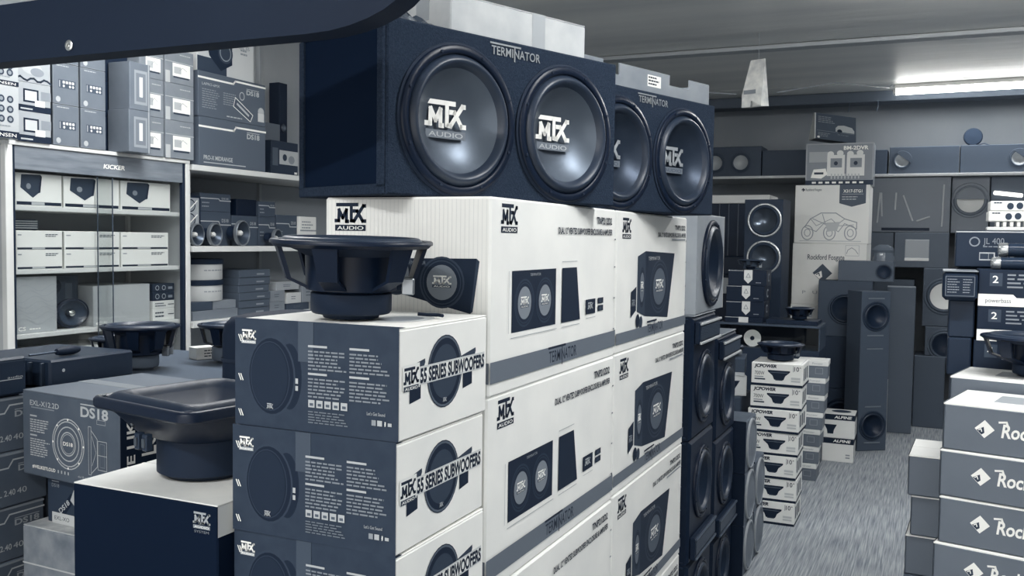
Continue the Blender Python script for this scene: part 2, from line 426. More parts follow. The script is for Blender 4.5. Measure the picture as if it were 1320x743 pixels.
# ================================================================ white cartons of the twin-woofer enclosures
TW, TD, TH = 0.84, 0.42, 0.4275
STRIPE = M(0.36, 0.6); PALE = M(0.80, 0.6)
def enclosure_art(P, x, y, w, h, m=INK):
    """printed picture of a twin-woofer enclosure"""
    P.rect(x, y, w, h, m)
    for cx in (x + w * .27, x + w * .73): P.woofer(cx, y + h * .46, w * .215, h * .40, m, M(.13, .6), M(.45, .6))
    P.text('TERMINATOR', x + w * .38, y + h * .9, h * .045, M(.6, .6), w=w * .24)
def term_side(o):
    P = Print('L', TW, TD, TH)
    for i in range(40): P.mb.face([P.p(.008 + i * .0103, .006), P.p(.0095 + i * .0103, .006), P.p(.0095 + i * .0103, TH - .006), P.p(.008 + i * .0103, TH - .006)], M(.87, .6))
    P.mtx(.028, .352, .082, .062, INK, INK)
    P.poly([(.10, .292), (.388, .296), (.374, .178), (.11, .235)], INK)
    P.poly([(.388, .296), (.395, .29), (.380, .183), (.374, .178)], INK2)
    P.woofer(.19, .262, .048, .05, INK, INK2, M(.42, .6)); P.woofer(.305, .243, .055, .056, INK, INK2, M(.42, .6))
    P.text('TERMINATOR', .215, .281, .008, M(.4, .6), w=.05)
    P.rect(0, .03, TD, .045, STRIPE)
    P.build(o)
def term_carton(kind, label, c, rz):
    o = carton('enclosure_carton', label, 'box', c, TW, TD, TH, rz, WHITE, 'white enclosure cartons', chamf=.005)
    P = Print('F', TW, TD, TH)
    if kind == 0:
        P.mtx(.05, .352, .085, .062, INK, INK)
        enclosure_art(P, .110, .13, .262, .138)
        P.poly([(.410, .13), (.545, .13), (.515, .268), (.412, .268)], INK)
        P.rect(.588, .139, .077, .040, INK); P.mtx(.605, .152, .04, .018, LGREY, LGREY, word=False)
        for a in (.142, .163): P.rect(.685, a, .046, .016, INK); P.rect(.697, a + .003, .022, .010, INK2)
        for a in ((.103, .118, .275, .0015), (.09, .13, .0015, .138), (.408, .283, .108, .0015), (.41, .118, .13, .0015), (.588, .128, .077, .0012), (.576, .139, .002, .04)): P.rect(*a, M(.6, .6))
        P.text('TNP212D2', .665, .384, .019, INK, w=.13, bold=.03)
        P.text('DUAL 12" VENTED SUBWOOFER ENCLOSURE & AMPLIFIER', .380, .354, .016, INK, w=.42, bold=.03)
    else:
        P.mtx(.05, .345, .085, .062, INK, INK)
        P.poly([(.213, .115), (.585, .072), (.665, .296), (.30, .306), (.213, .29)], INK)
        P.poly([(.213, .115), (.30, .095), (.30, .306), (.213, .29)], INK2)
        P.poly([(.30, .095), (.585, .072), (.665, .296), (.30, .306)], M(.08, .6))
        P.woofer(.265, .19, .035, .07, INK, INK2, M(.35, .6)); P.woofer(.47, .185, .115, .092, INK, INK2, M(.3, .6))
        P.text('TERMINATOR', .33, .276, .012, M(.7, .6), w=.14)
        P.poly([(.145, .10), (.20, .12), (.20, .195), (.145, .18)], INK); P.mtx(.153, .135, .035, .02, GREY, GREY, word=False)
        P.ell(.22, .085, .02, .022, INK); P.ell(.255, .078, .018, .02, INK2)
        P.text('TNP212D2', .66, .380, .017, INK, w=.15, bold=.03)
        P.text('DUAL 12" VENTED SUBWOOFER ENCLOSURE & AMPLIFIER', .44, .354, .015, INK, w=.38, bold=.03)
        P.rect(.62, .342, .19, .006, INK3)
    P.rect(0, .030 if kind == 0 else .028, TW, .046 if kind == 0 else .034, STRIPE)
    P.terminator(.33, .025, .19, .052, INK)
    P.build(o)
    for z in (.08, .17, .26, .34):
        Q = Print('F', TW, TD, TH, .0035); Q.rect(.818, z, .012, .004, M(.4, .4, metal=.8)); Q.build(o, 'staple')
    return o
ORD = ['topmost', 'second from the top', 'third from the top', 'bottom']
t0 = t1 = None
for lv in range(4):
    z = TH * (3 - lv)
    c = (-1.06 + rnd.uniform(-.004, .004), 2.182, z)
    lab = 'white carton with flat enclosure drawing, ' + ORD[lv] + ' in the nearer white stack'
    if t0 is None: t0 = term_carton(0, lab, c, R_(90)); term_side(t0)
    else: copy_tree(t0, c, R_(90 + rnd.uniform(-.4, .4)), lab)
    c = (-1.06 + rnd.uniform(-.004, .004), 3.045, z)
    lab = 'white carton with angled enclosure picture, ' + ORD[lv] + ' in the farther white stack'
    if t1 is None: t1 = term_carton(1, lab, c, R_(90)); term_side(t1)
    else: copy_tree(t1, c, R_(90 + rnd.uniform(-.4, .4)), lab)

# ================================================================ carpeted twin-woofer enclosures on top
def bowl_logo(root, cx, cz, y, R, depth, w, m, m2, mw):
    P = Print('F', 0, 0, 0); r0 = R * .70
    def p(x, z): return Vector((cx + x, y - R * .02 + depth * R * .74 - .0015 * P.k / 4, cz + z))
    P.p = p
    P.mtx(-w * .62, -w * .33, w, w * .72, m, m2, mw=mw); return P.build(root, 'emblem')
def carpeted(label, A, rz, W_, D_, H_, logo, cone=CONE):
    a = Vector((math.cos(rz), math.sin(rz), 0)); bb = Vector((-math.sin(rz), math.cos(rz), 0))
    c = Vector(A) + a * W_ / 2 + bb * D_ / 2
    R = .168; z = H_ * .46
    o = cabinet('woofer_enclosure', label, c, W_, D_, H_, rz, [(-W_ * .235, z, R), (W_ * .235, z, R)], CARPET, 'speaker', 'carpeted twin-woofer enclosures', n=56, top_depth=D_ - .02, cone=cone, screws=8, depth=.26, power=3)
    for ch in [k for k in o.children if k.name.startswith('woofer')]:
        cx = -W_ * .235 if ch.name == [k for k in o.children if k.name.startswith('woofer')][0].name else W_ * .235
        bowl_logo(ch, cx, z, -D_ / 2, R, .26, R * .70, *logo)
        lathe_part('trim_ring', ch, [(R * 1.035, 0), (R * 1.035, .004), (R * 1.0, .006)], BLACKM, 56, 'y', (cx, -D_ / 2, z))
    P = Print('F', W_, D_, H_, .002); P.terminator(W_ * .395, H_ * .875, W_ * .215, H_ * .10, M(.62, .35, metal=.5)); P.build(o, 'lettering')
    f = MB(); t = .014
    for (y0, y1, z0, z1) in ((-D_ / 2 + .004, D_ / 2 - .012, 0, t * 1.6), (-D_ / 2 + .004, D_ / 2 - .016, H_ - t, H_), (-D_ / 2 + .004, -D_ / 2 + t + .01, t, H_ - t), (D_ / 2 - .03, D_ / 2 - .012, t, H_ - t)):
        f.box(-W_ / 2 - .010, -W_ / 2, y0, y1, z0, z1, CARPET, .002)
    f.build('side_frame', o)
    q = MB(); q.box(-W_ / 2 - .003, -W_ / 2 + .0, -D_ / 2 + .02, D_ / 2 - .03, .02, H_ - .014, M(.0, .8, spec=.05)); q.build('side_panel', o)
    return o
enc_z = 4 * TH + .0025
e1 = carpeted('nearer black carpeted enclosure with two woofers and pale bowl cones', (-1.062, 1.690, enc_z), 1.195, .75, .345, .375, (IVORY, MGREY, LGREY))
e2rz = 1.25
a = Vector((math.cos(e2rz), math.sin(e2rz), 0))
B2 = Vector((-0.705, 3.222, enc_z))
e2 = carpeted('farther black carpeted enclosure with a grey emblem and card tray on top', tuple(B2 - a * .75), e2rz, .75, .345, .375, (M(.62, .4), MGREY, DGREY), M(.13, .4, metal=.5))

# long flat carton and crumpled film on the nearer enclosure
def on_enc(e, lx, ly, lz=.375): 
    return e.matrix_basis @ Vector((lx, ly, lz))
bpy.context.view_layer.update()
CW, CDp, CHt = .455, .20, .085
fc = carton('flat_carton', 'long flat pale grey carton lying on the nearer enclosure', 'box', on_enc(e1, .040, -.055, .376), CW, CDp, CHt, 1.195, CARD, flaps=CARD, tape=M(.6, .4))
P = Print('F', CW, CDp, CHt); P.rect(.26, 0, .045, CHt, M(.63, .5)); P.build(fc, 'tape_strip')
o = thing('plastic_film', 'crumpled shiny dark plastic film on the nearer enclosure', 'wrapping', on_enc(e1, -.285, -.02, .376), 1.195)
b = MB(); nx, ny = 15, 12; r2 = random.Random(3); hh = [[0.0] * (ny + 1) for _ in range(nx + 1)]
for i in range(nx + 1):
    for j in range(ny + 1):
        e = min(i, nx - i, j, ny - j); hh[i][j] = 0.002 + (min(e, 3) / 3) * (0.03 + .022 * math.sin(i * .9 + j * .5) + r2.uniform(-.012, .014))
vs = [(-.085 + .16 * i / nx, -.13 + .26 * j / ny, hh[i][j]) for i in range(nx + 1) for j in range(ny + 1)]
vs += [(-.085 + .16 * i / nx, -.13 + .26 * j / ny, 0.0) for i in range(nx + 1) for j in range(ny + 1)]
q = (nx + 1) * (ny + 1)
fs = [(i * (ny + 1) + j, (i + 1) * (ny + 1) + j, (i + 1) * (ny + 1) + j + 1, i * (ny + 1) + j + 1) for i in range(nx) for j in range(ny)]
b.mesh(vs, fs + [tuple(x + q for x in f[::-1]) for f in fs], M(.16, .12, spec=.8)); b.build('film', o, smooth=60)

# card tray on the farther enclosure: walls with two notches
o = thing('card_tray', 'low grey card tray with notched rim on the farther enclosure', 'tray', on_enc(e2, .0, .0, .376), e2rz)
TWd, TDp, TZ = .74, .30, .072; TG = M(.5, .7, var=.04, scale=10)
b = MB(); b.box(-TWd / 2, TWd / 2, -TDp / 2, TDp / 2, 0, .004, TG); b.build('base', o)
pts = [(-TWd / 2, .004), (TWd / 2, .004), (TWd / 2, TZ), (TWd * .33, TZ), (TWd * .33, TZ * .55), (TWd * .17, TZ * .55), (TWd * .17, TZ), (-TWd * .2, TZ), (-TWd * .2, TZ * .5), (-TWd * .31, TZ * .5), (-TWd * .31, TZ), (-TWd / 2, TZ)]
for y in (-TDp / 2, TDp / 2 - .004):
    b = MB(); b.prism(pts, y, y + .004, TG, 'y'); b.build('wall', o)
for x in (-TWd / 2, TWd / 2 - .004):
    b = MB(); b.box(x, x + .004, -TDp / 2 + .004, TDp / 2 - .004, .004, TZ, TG); b.build('wall', o)
P = Print('F', TWd, TDp, TZ); P.rect(.37, .022, .075, .036, IVORY); P.lines(.375, .048, .06, 3, .010, .005, INK, 4); P.build(o, 'sticker')

# ================================================================ dark-and-white driver cartons and the bare woofer on them
FW, FD, FH = .350, .365, .205
DARKB = M(.145, .5, var=.015, scale=30)
f0 = None
for lv in range(7):
    z = 1.444 - FH * (lv + 1)
    c = (-1.0325 + (.0, -.004, -.002, .003, 0, .004, 0)[lv], 1.574 + (0, -.003, -.001, -.004, 0, 0, 0)[lv], z + .02)
    lab = 'dark and white driver carton beside the white cartons, ' + ['topmost, a bare woofer on it', 'second from the top', 'third from the top', 'fourth from the top', 'fifth from the top', 'sixth from the top', 'lowest of its stack'][lv]
    if f0 is None:
        f0 = o = carton('driver_carton', lab, 'box', c, FW, FD, FH - .003, R_(90), WHITE, 'dark and white driver cartons', flaps=IVORY, chamf=.003)
        P = Print('F', FW, FD, FH)
        for sx in (.055, .262):                       # side views of the driver
            P.poly([(sx - .035, .128), (sx + .035, .140), (sx + .036, .133), (sx + .02, .105), (sx - .02, .10), (sx - .034, .122)], INK2)
            P.poly([(sx - .02, .10), (sx + .02, .105), (sx + .02, .068), (sx - .02, .063)], INK)
        P.ell(.168, .107, .070, .070, INK); P.ring(.168, .107, .068, .068, .004, DGREY); P.ell(.168, .107, .052, .052, INK2); P.mtx(.16, .048, .014, .008, LGREY, LGREY, word=False)
        P.rect(.07, .093, .268, .034, M(.80, .6)); P.rect(.075, .097, .26, .026, M(.93, .6)); P.rect(.010, .090, .06, .045, M(.9, .6))
        P.mtx(.014, .087, .052, .042, INK, INK2)
        P.text('55 SERIES SUBWOOFERS', .072, .097, .026, INK, w=.264, bold=.04)
        P.build(o)
        P = Print('L', FW, FD, FH)
        P.rect(0, 0, FD, FH, DARKB)
        P.ell(.128, .10, .028, .062, INK); P.rect(.125, .078, .028, .05, INK)
        P.ell(.086, .098, .056, .076, M(.03, .5)); P.ring(.086, .098, .056, .076, .004, INK2); P.ring(.083, .098, .046, .066, .002, M(.14, .5)); P.ell(.082, .098, .042, .062, M(.07, .5)); P.mtx(.076, .036, .014, .010, LGREY, LGREY, word=False)
        P.rect(.142, .088, .006, .010, LGREY); P.rect(.142, .075, .006, .009, LGREY)
        P.mtx(.016, .157, .034, .026, IVORY, LGREY)
        for z0 in (.165, .09, .022): P.poly([(.008, z0 + .008), (.010, z0 + .009), (.016, z0 - .004), (.014, z0 - .005)], IVORY); P.poly([(.013, z0 + .008), (.015, z0 + .009), (.021, z0 - .004), (.019, z0 - .005)], IVORY)
        for (x, y) in ((.171, .158), (.171, .107), (.262, .158), (.262, .107)):
            P.rect(x, y, .042, .004, LGREY); P.lines(x, y - .009, .085, 6, .0065, .003, M(.48, .6), int(x * 1000 + y * 1000))
        for i in range(5): P.rect(.172 + i * .018, .047, .014, .014, LGREY); P.rect(.175 + i * .018, .050, .008, .005, DGREY)
        P.lines(.172, .038, .095, 5, .005, .002, M(.42, .6), 9)
        P.text("Let's Get Sound", .300, .044, .006, LGREY, w=.038); P.rect(.31, .026, .009, .010, M(.55, .6)); P.rect(.322, .026, .010, .010, LGREY); P.rect(.337, .027, .003, .008, LGREY); P.rect(.344, .027, .008, .006, LGREY)
        P.text('f', .337, .026, .008, IVORY)
        P.build(o)
        Pt = Print('T', FW, FD, FH - .003, .0004)
        Pt.rect(.0, .0, .022, FD, DARKB); Pt.ell(.17, .10, .085, .06, M(.75, .5)); Pt.ell(.17, .10, .06, .04, M(.5, .5)); Pt.build(o, 'top_print')
        t = MB(); t.box(-FW / 2 - .0016, -FW / 2 - .0006, .0, .034, FH - .075, FH - .001, M(.24, .18)); t.build('tape', o)
    else: copy_tree(f0, c, R_(90 + (0, .3, -.3, .3, 0, -.3, 0)[lv]), lab)
hero = loose_woofer('bare_woofer', 'large black bare woofer standing magnet down on the dark and white carton', (-1.030, 1.515, 1.4655), .156, .150, .25, arms=6, mR=.50, mH=.33, boot=.56, tilt=(R_(1.2), R_(1.0)))
b = MB(); b.tube([(-.93, 1.60, 1.470), (-.915, 1.615, 1.468), (-.895, 1.62, 1.468), (-.88, 1.61, 1.468)], .0035, BLACK); o = tag(b.build('cable_end', None), 'short black cable end lying beside the large bare woofer', 'cable')

# ================================================================ black carton with the square woofer
BW, BD, BH = .385, .39, .40
zt = 1.105
o = carton('black_carton', 'large black carton with a white top, a square woofer on it', 'box', (-1.420, 1.363 + BD / 2, zt - BH), BW, BD, BH, 0, M(.0, .6, spec=.06), chamf=.003, flaps=M(.9, .6, var=.05, scale=6))
P = Print('F', BW, BD, BH); P.mtx(.325, .350, .042, .032, M(.62, .5), M(.5, .5)); P.text('SYSTEM', .328, .342, .005, M(.5, .5), w=.036); P.frame(.06, .0, .06, .05, .002, M(.3, .5)); P.build(o)
P = Print('R', BW, BD, BH); P.rect(0, BH - .062, BD, .06, M(.88, .6)); P.build(o)
def rsq(h, r, n=6):
    out = []
    for cx, cy, a0 in ((h - r, h - r, 0), (-h + r, h - r, 90), (-h + r, -h + r, 180), (h - r, -h + r, 270)):
        for i in range(n + 1):
            a = R_(a0 + 90 * i / n); out.append((cx + r * math.cos(a), cy + r * math.sin(a)))
    return out
def sq_shell(name, parent, secs, m, cap0=False, cap1=False):
    """lofted rounded squares: (half size, corner radius, z)"""
    b = MB(); vs = []; n = 28
    for h, r, z in secs: vs += [(x, y, z) for x, y in rsq(h, r)]
    fs = [(i * n + k, i * n + (k + 1) % n, (i + 1) * n + (k + 1) % n, (i + 1) * n + k) for i in range(len(secs) - 1) for k in range(n)]
    if cap0: fs.append(tuple(range(n))[::-1])
    if cap1: fs.append(tuple(range((len(secs) - 1) * n, len(secs) * n)))
    b.mesh(vs, fs, m); return b.build(name, parent, 45)
sq = thing('square_woofer', 'black square-framed woofer standing magnet down on the black carton', 'speaker', (-1.428, 1.55, zt + .0005), R_(-11)); sq.scale = (.96, .96, 1)
lathe_part('magnet', sq, [(0, 0), (.085, 0), (.092, .006), (.105, .012), (.105, .115), (.098, .12)], BLACK, 40)
lathe_part('motor_boot', sq, [(.098, .118), (.108, .122), (.112, .13)], BLACKG, 40)
sq_shell('basket', sq, [(.105, .09, .085), (.125, .08, .095), (.15, .05, .135), (.160, .035, .150)], BLACKG)
sq_shell('rim', sq, [(.158, .035, .146), (.176, .036, .148), (.180, .038, .152), (.180, .038, .166), (.176, .036, .171), (.168, .034, .172), (.162, .03, .168)], BLACKG)
sq_shell('surround', sq, [(.163 - .05 * i / 8, .034, .164 + .016 * math.sin(PI * i / 8)) for i in range(9)], M(.05, .4))
sq_shell('cone', sq, [(.113, .034, .164), (.09, .03, .145), (.06, .028, .130), (.0605, .028, .134), (.02, .01, .136)], M(.03, .5), cap1=True)
for sg in (-1, 1):
    b = MB(); b.box(-.02 + sg * .014 - .008, -.02 + sg * .014 + .008, -.152, -.135, .07, .105, M(.12, .3), .002); t = b.build('terminal', sq)
    b = MB(); b.box(-.02 + sg * .014 - .005, -.02 + sg * .014 + .005, -.1545, -.152, .078, .096, M(.4, .3, metal=.8)); b.build('terminal_screw', t)
b = MB(); b.tube([(-.06, -.14, .115), (-.09, -.13, .12), (-.11, -.125, .128)], .004, CHROME); b.build('lead_wire', sq)
for x, y in ((-.168, -.168), (.168, -.168), (-.168, .168), (.168, .168)):
    b = MB(); b.lathe([(.009, .1655), (.009, .1725), (0, .173)], CHROME if x < 0 and y < 0 else BLACKM, 12, 'z', (x * .93, y * .93, 0)); b.build('screw', sq)

# ================================================================ left foreground: plinth, driver cartons, amplifiers
b = MB(); b.box(-2.85, -1.30, 1.0, 2.85, 0, .439, M(.25, .6), .01); tag(b.build('display_plinth', None), 'low dark display plinth under the left foreground cartons', 'plinth')
b = MB(); b.box(-1.615, -1.228, 1.365, 1.75, .44, zt - BH - .001, M(.1, .6), .004); tag(b.build('plain_carton', None), 'plain dark carton directly under the big black carton', 'box')
DS = M(.29, .5, var=.02, scale=14); DSD = M(.05, .5)
def ds_logo(P, x, y, w, h, m):
    P.text('DS18', x, y, h, m, w=w, bold=.03); P.rect(x, y + h * 1.15, w, h * .12, m)
rz = R_(-6); A = Vector((-1.822, 1.680, 0)); W_, D_, H_ = .405, .38, .228
a_ = Vector((math.cos(rz), math.sin(rz), 0)); b_ = Vector((-math.sin(rz), math.cos(rz), 0))
cc = A - a_ * W_ / 2 + b_ * D_ / 2
o = carton('woofer_carton', 'grey woofer carton with line drawing of a round driver and black end', 'box', (cc.x, cc.y, .971), W_, D_, H_, rz, DS, flaps=M(.36, .5), tape=M(.55, .3))
P = Print('F', W_, D_, H_)
P.text('EXL-X12.2D', .035, .190, .014, LGREY, w=.125, bold=.01); P.rect(.04, .183, .10, .003, GREY)
ds_logo(P, .25, .182, .11, .026, LGREY); P.frame(.315, .168, .035, .012, .001, LGREY)
for (x, y, n) in ((.035, .150, 6), (.035, .098, 8)): P.rect(x, y + .010, .03, .004, LGREY); P.lines(x, y, .085, n, .0062, .003, LGREY, n)
for r in (.067, .06, .046, .032, .026): P.ring(.198, .103, r, r, .003 if r > .03 else .0015, LGREY)
for i in range(8): P.ell(.198 + .0635 * math.cos(i * PI / 4), .103 + .0635 * math.sin(i * PI / 4), .003, .003, IVORY, 8)
P.text('DS18', .178, .098, .010, IVORY, w=.04, bold=.02)
P.frame(.282, .035, .012, .125, .0015, LGREY); P.stroke([(.294, .15), (.318, .13), (.318, .06), (.294, .04)], .002, LGREY); P.stroke([(.297, .135), (.313, .095), (.297, .06)], .0015, LGREY); P.frame(.320, .052, .036, .075, .0015, LGREY); P.frame(.328, .06, .02, .06, .001, GREY); P.stroke([(.32, .09), (.356, .09)], .0015, LGREY)
P.text('#WELIKEITLOUD', .045, .022, .009, IVORY, w=.10, bold=.02)
for i in range(4): P.rect(.155 + i * .014, .022, .005, .008, LGREY)
P.text('ds18.com', .24, .022, .006, LGREY, w=.05)
P.build(o)
P = Print('R', W_, D_, H_); P.rect(0, 0, D_, H_, DSD)
P.text('WE LIKE', .042, .015, .024, IVORY, w=.19, bold=.02, rot=PI / 2); P.text('IT LOUD', .105, .03, .044, IVORY, w=.19, bold=.02, rot=PI / 2); P.rect(.12, .02, .03, .03, LGREY); P.text('LOUD', .20, .02, .06, IVORY, w=.18, bold=.02, rot=PI / 2)
P.build(o)
# cartons beneath it
o = carton('woofer_carton', 'dark carton with slanted white bolt print under the line-drawing carton', 'box', (-1.965, 1.905, .845), .35, .36, .125, R_(-4), M(.15, .5))
P = Print('F', .35, .36, .125); P.stroke([(.06, .03), (.10, .075)], .022, INK); P.text('DS18', .055, .028, .014, LGREY, w=.05, rot=.7, bold=.02); P.poly([(.095, .07), (.11, .10), (.13, .105), (.14, .07), (.12, .05)], LGREY); P.rect(.02, .0, .12, .03, M(.75, .6)); P.text('EXL-XO', .03, .010, .011, INK, w=.06); P.rect(.02, .112, .03, .003, GREY); P.text('DS18', .02, .098, .010, GREY, w=.03)
P.build(o)
o = carton('woofer_carton', 'scuffed pale-edged carton lowest under the line-drawing carton', 'box', (-1.985, 1.875, .44), .40, .38, .404, R_(-2), M(.45, .6, var=.08, scale=20), flaps=M(.7, .7, var=.1, scale=25))
P = Print('F', .40, .38, .404); P.rect(.0, .30, .40, .004, M(.75, .6)); P.build(o)
# stack of grey driver cartons at the left edge
g0 = None
LN = ['topmost, under the amplifiers', 'second from the top', 'third from the top', 'fourth from the top', 'lowest of them']
for lv in range(5):
    z = 1.1815 - .1482 * (lv + 1)
    c = (-2.425 + (0, .004, -.004, .002, 0)[lv], 1.575 + (-.0, .004, .0, -.002, 0)[lv], z)
    lab = 'long grey driver carton in the leftmost stack, ' + LN[lv]
    if g0 is None:
        g0 = o = carton('driver_box', lab, 'box', c, .45, .37, .147, R_(90), DS, 'grey driver cartons at the left edge')
        P = Print('F', .45, .37, .147); P.stroke([(0, .105), (.33, .105), (.345, .125), (.45, .125)], .004, LGREY); ds_logo(P, .36, .092, .075, .016, M(.6, .5)); P.text('PRO-EXL 2.40', .23, .03, .016, LGREY, w=.12, bold=.01); P.text('40', .355, .03, .016, LGREY, w=.03)
        P.rect(0, .139, .45, .006, M(.5, .5)); P.build(o)
    else: copy_tree(g0, c, R_(90 + (0, 1, -1, .5, 0)[lv]), lab)
b = MB(); b.box(-2.60, -2.26, 1.825, 2.125, .44, 1.18, M(.3, .6), .004); tag(b.build('tall_carton', None), 'plain grey tall carton behind the leftmost stack under an amplifier', 'box')
# amplifiers on top
def amplifier(label, c, W_, D_, H_, rz, fins):
    o = thing('amplifier', label, 'amplifier', c, rz, 'car amplifiers on the left stack')
    b = MB(); b.box(-W_ / 2, W_ / 2, -D_ / 2, D_ / 2, .004, H_, M(.09, .4), .006); b.build('housing', o)
    for i in range(fins):
        f = MB(); y = -D_ / 2 + .02 + i * (D_ - .04) / fins; f.box(-W_ / 2 - .012, -W_ / 2, y, y + .008, .01, H_ - .008, M(.14, .4), .001); f.build('cooling_fin', o)
    for x in (-W_ / 2 + .02, W_ / 2 - .02):
        for y in (-D_ / 2 + .02, D_ / 2 - .02):
            f = MB(); f.lathe([(.008, 0), (.008, .004)], BLACKM, 10, 'z', (x, y, 0), closed=True); f.build('foot', o)
    return o
o = amplifier('black amplifier at the left edge with a thin pale maker line', (-2.40, 1.605, 1.181), .28, .33, .106, R_(90), 7)
P = Print('F', .28, .33, .106); P.text('audio', .222, .05, .006, LGREY, w=.045); P.rect(.195, .046, .07, .002, LGREY); P.rect(.0, .094, .28, .003, M(.2, .4)); P.build(o, 'lettering')
o = amplifier('dark grey amplifier behind with a screwdriver lying on it', (-2.41, 1.975, 1.181), .30, .33, .082, R_(90), 6)
P = Print('F', .30, .33, .082); P.ell(.045, .05, .005, .005, LGREY); P.build(o, 'knob')
o = thing('screwdriver', 'black-handled screwdriver lying on the dark grey amplifier', 'screwdriver', (-2.30, 1.93, 1.2775), R_(92))
lathe_part('handle', o, [(0, -.04), (.009, -.038), (.013, -.02), (.0135, .02), (.010, .035), (.007, .042)], BLACK, 14, 'x')
lathe_part('shaft', o, [(.003, -.13), (.003, -.04)], M(.25, .3, metal=.8), 8, 'x', closed=True)
# table behind with two bare woofers
o = thing('display_table', 'grey-topped display table behind the line-drawing carton', 'table', (-2.13, 2.46, .44))
b = MB(); b.box(-.62, .42, -.30, .34, .69, .725, M(.27, .5), .004); b.build('top', o)
b = MB(); b.box(-.60, .40, -.28, .32, 0, .69, M(.3, .6), .004); b.build('body', o)
loose_woofer('bare_woofer', 'bare black woofer with a grey magnet on the table, the left one', (-2.43, 2.33, 1.166), .128, .150, .2, arms=8, mR=.46, mH=.33, boot=.62, mag=M(.33, .4), mat=BLACKG, n=32)
loose_woofer('bare_woofer', 'smaller bare woofer with bent arms and grey magnet nearer the black case', (-2.30, 2.62, 1.166), .112, .138, .5, arms=5, mR=.56, mH=.42, boot=.45, mag=M(.33, .4), mat=BLACKG, n=32)
loose_woofer('bare_woofer', 'bare woofer partly hidden behind the dark grey amplifier', (-2.62, 2.40, 1.166), .090, .090, .5, arms=6, mR=.5, mH=.33, boot=.5, n=28)
o = thing('price_card', 'small white printed box between the two bare woofers', 'box', (-2.44, 2.66, 1.1655), R_(70))
b = MB(); b.box(-.06, .06, -.03, .03, 0, .045, WHITE, .002); b.build('body', o); P = Print('F', .12, .06, .045); P.lines(.03, .03, .07, 3, .01, .004, INK, 3); P.build(o)
# soft black case behind the driver cartons
o = thing('padded_case', 'black padded case with rounded corners behind the dark driver carton', 'case', (-1.505, 1.975, .44))
bm_ = sq_shell('shell', o, [(.145, .05, 0), (.15, .05, .01), (.15, .05, .93), (.146, .05, .955), (.135, .05, .972), (.11, .045, .98)], M(.03, .7), True, True)
sq_shell('lid_seam', o, [(.1515, .05, .86), (.153, .05, .865), (.1515, .05, .87)], BLACKM)

# ================================================================ hanging black bar, upper left
o = thing('hanging_bar', 'long black fabric-covered bar hanging at the upper left with silver eyelets', 'hanging bar', (-1.72, 1.40, 1.980))
prof = []
L2 = .915
poly = [(-1.4, 0.004), (.69, .0)] + [(L2 - .22 + .22 * math.sin(t), .10 - .10 * math.cos(t)) for t in [PI / 2 * i / 8 for i in range(1, 8)]] + [(L2, .115), (L2 - .02, .125), (-1.4, .118)]
b = MB(); b.prism(poly, -.028, .028, M(.03, .6, var=.01, scale=3), 'y'); b.build('bar', o)
for x, z in ((.102, .022), (.895, .085), (-.65, .024)):
    lathe_part('eyelet', o, [(.011, 0), (.011, .003), (.008, .005), (.004, .004), (.0035, .001), (0, .001)], CHROME, 18, 'y', (x, -.0285, z))
for x in (-1.0, .3):
    b = MB(); b.tube([(x, 0, .12), (x, 0, CEIL - 1.980)], .003, BLACK); b.build('cord', o)

# ================================================================ glass display cabinet at the left wall (front faces the aisle, +x)
ALU = M(.86, .4, var=.02, scale=6); WOODH = M(.42, .5, var=.07, scale=5, stretch=(1, 1, 9)); SHELFW = M(.84, .5)
CY0, CY1, CXF, CXB = 2.645, 3.690, -3.5, -3.93
o = thing('glass_display_cabinet', 'white-framed glass display cabinet with a dark wood header', 'display cabinet', (CXF, (CY0 + CY1) / 2, 0)); 
def cb(name, x0, x1, y0, y1, z0, z1, m, c=.002, p=None):
    b = MB(); q = o if p is None else p; lx, ly, lz = CAB
    b.box(x0 - lx, x1 - lx, y0 - ly, y1 - ly, z0 - lz, z1 - lz, m, c); return b.build(name, q)
CAB = (CXF, (CY0 + CY1) / 2, 0)
cb('post', CXF - .03, CXF, CY0, CY0 + .035, 0, 1.985, ALU); cb('post', CXF - .03, CXF, CY1 - .028, CY1, 0, 1.985, ALU)
cb('post', CXB, CXB + .03, CY0, CY0 + .03, 0, 1.985, ALU); cb('post', CXB, CXB + .03, CY1 - .03, CY1, 0, 1.985, ALU)
cb('top_rail', CXF - .03, CXF + .002, CY0, CY1, 1.985, 2.003, ALU); cb('top_panel', CXB, CXF - .03, CY0, CY1, 1.99, 2.003, ALU)
hd = cb('header', CXF - .025, CXF - .006, CY0 + .045, CY1 - .028, 1.885, 1.985, WOODH)
P = Print('F', .8, 0, .1); P.O = Vector((0, 0, 0)); P.S = Vector((0, 1, 0)); P.T = Vector((0, 0, 1)); P.N = Vector((1, 0, 0)); P.O = Vector((-.0045, -.02, 1.922))
P.text('KICKER', 0, 0, .020, IVORY, w=.125, bold=.03, shear=.2); lt = P.build(hd, 'lettering')
cb('track', CXF - .028, CXF - .004, CY0 + .035, CY0 + .048, .70, 1.985, INK); cb('track', CXF - .028, CXF - .004, CY1 - .046, CY1 - .028, .70, 1.985, INK)
cb('back_panel', CXB, CXB + .01, CY0 + .03, CY1 - .03, .6, 1.99, M(.62, .6)); cb('side_panel', CXB + .03, CXF - .03, CY0 + .01, CY0 + .016, .6, 1.985, M(.7, .5)); cb('side_panel', CXB + .03, CXF - .03, CY1 - .016, CY1 - .010, .6, 1.985, M(.7, .5))
for z in (1.735, 1.462, 1.185): cb('shelf', CXB + .012, CXF - .035, CY0 + .03, CY1 - .03, z - .02, z, SHELFW)
cb('base', CXB, CXF, CY0, CY1, 0, .70, M(.6, .5)); cb('lower_shelf', CXB + .012, CXF - .035, CY0 + .03, CY1 - .03, .93, .95, SHELFW)
ym = (CY0 + CY1) / 2
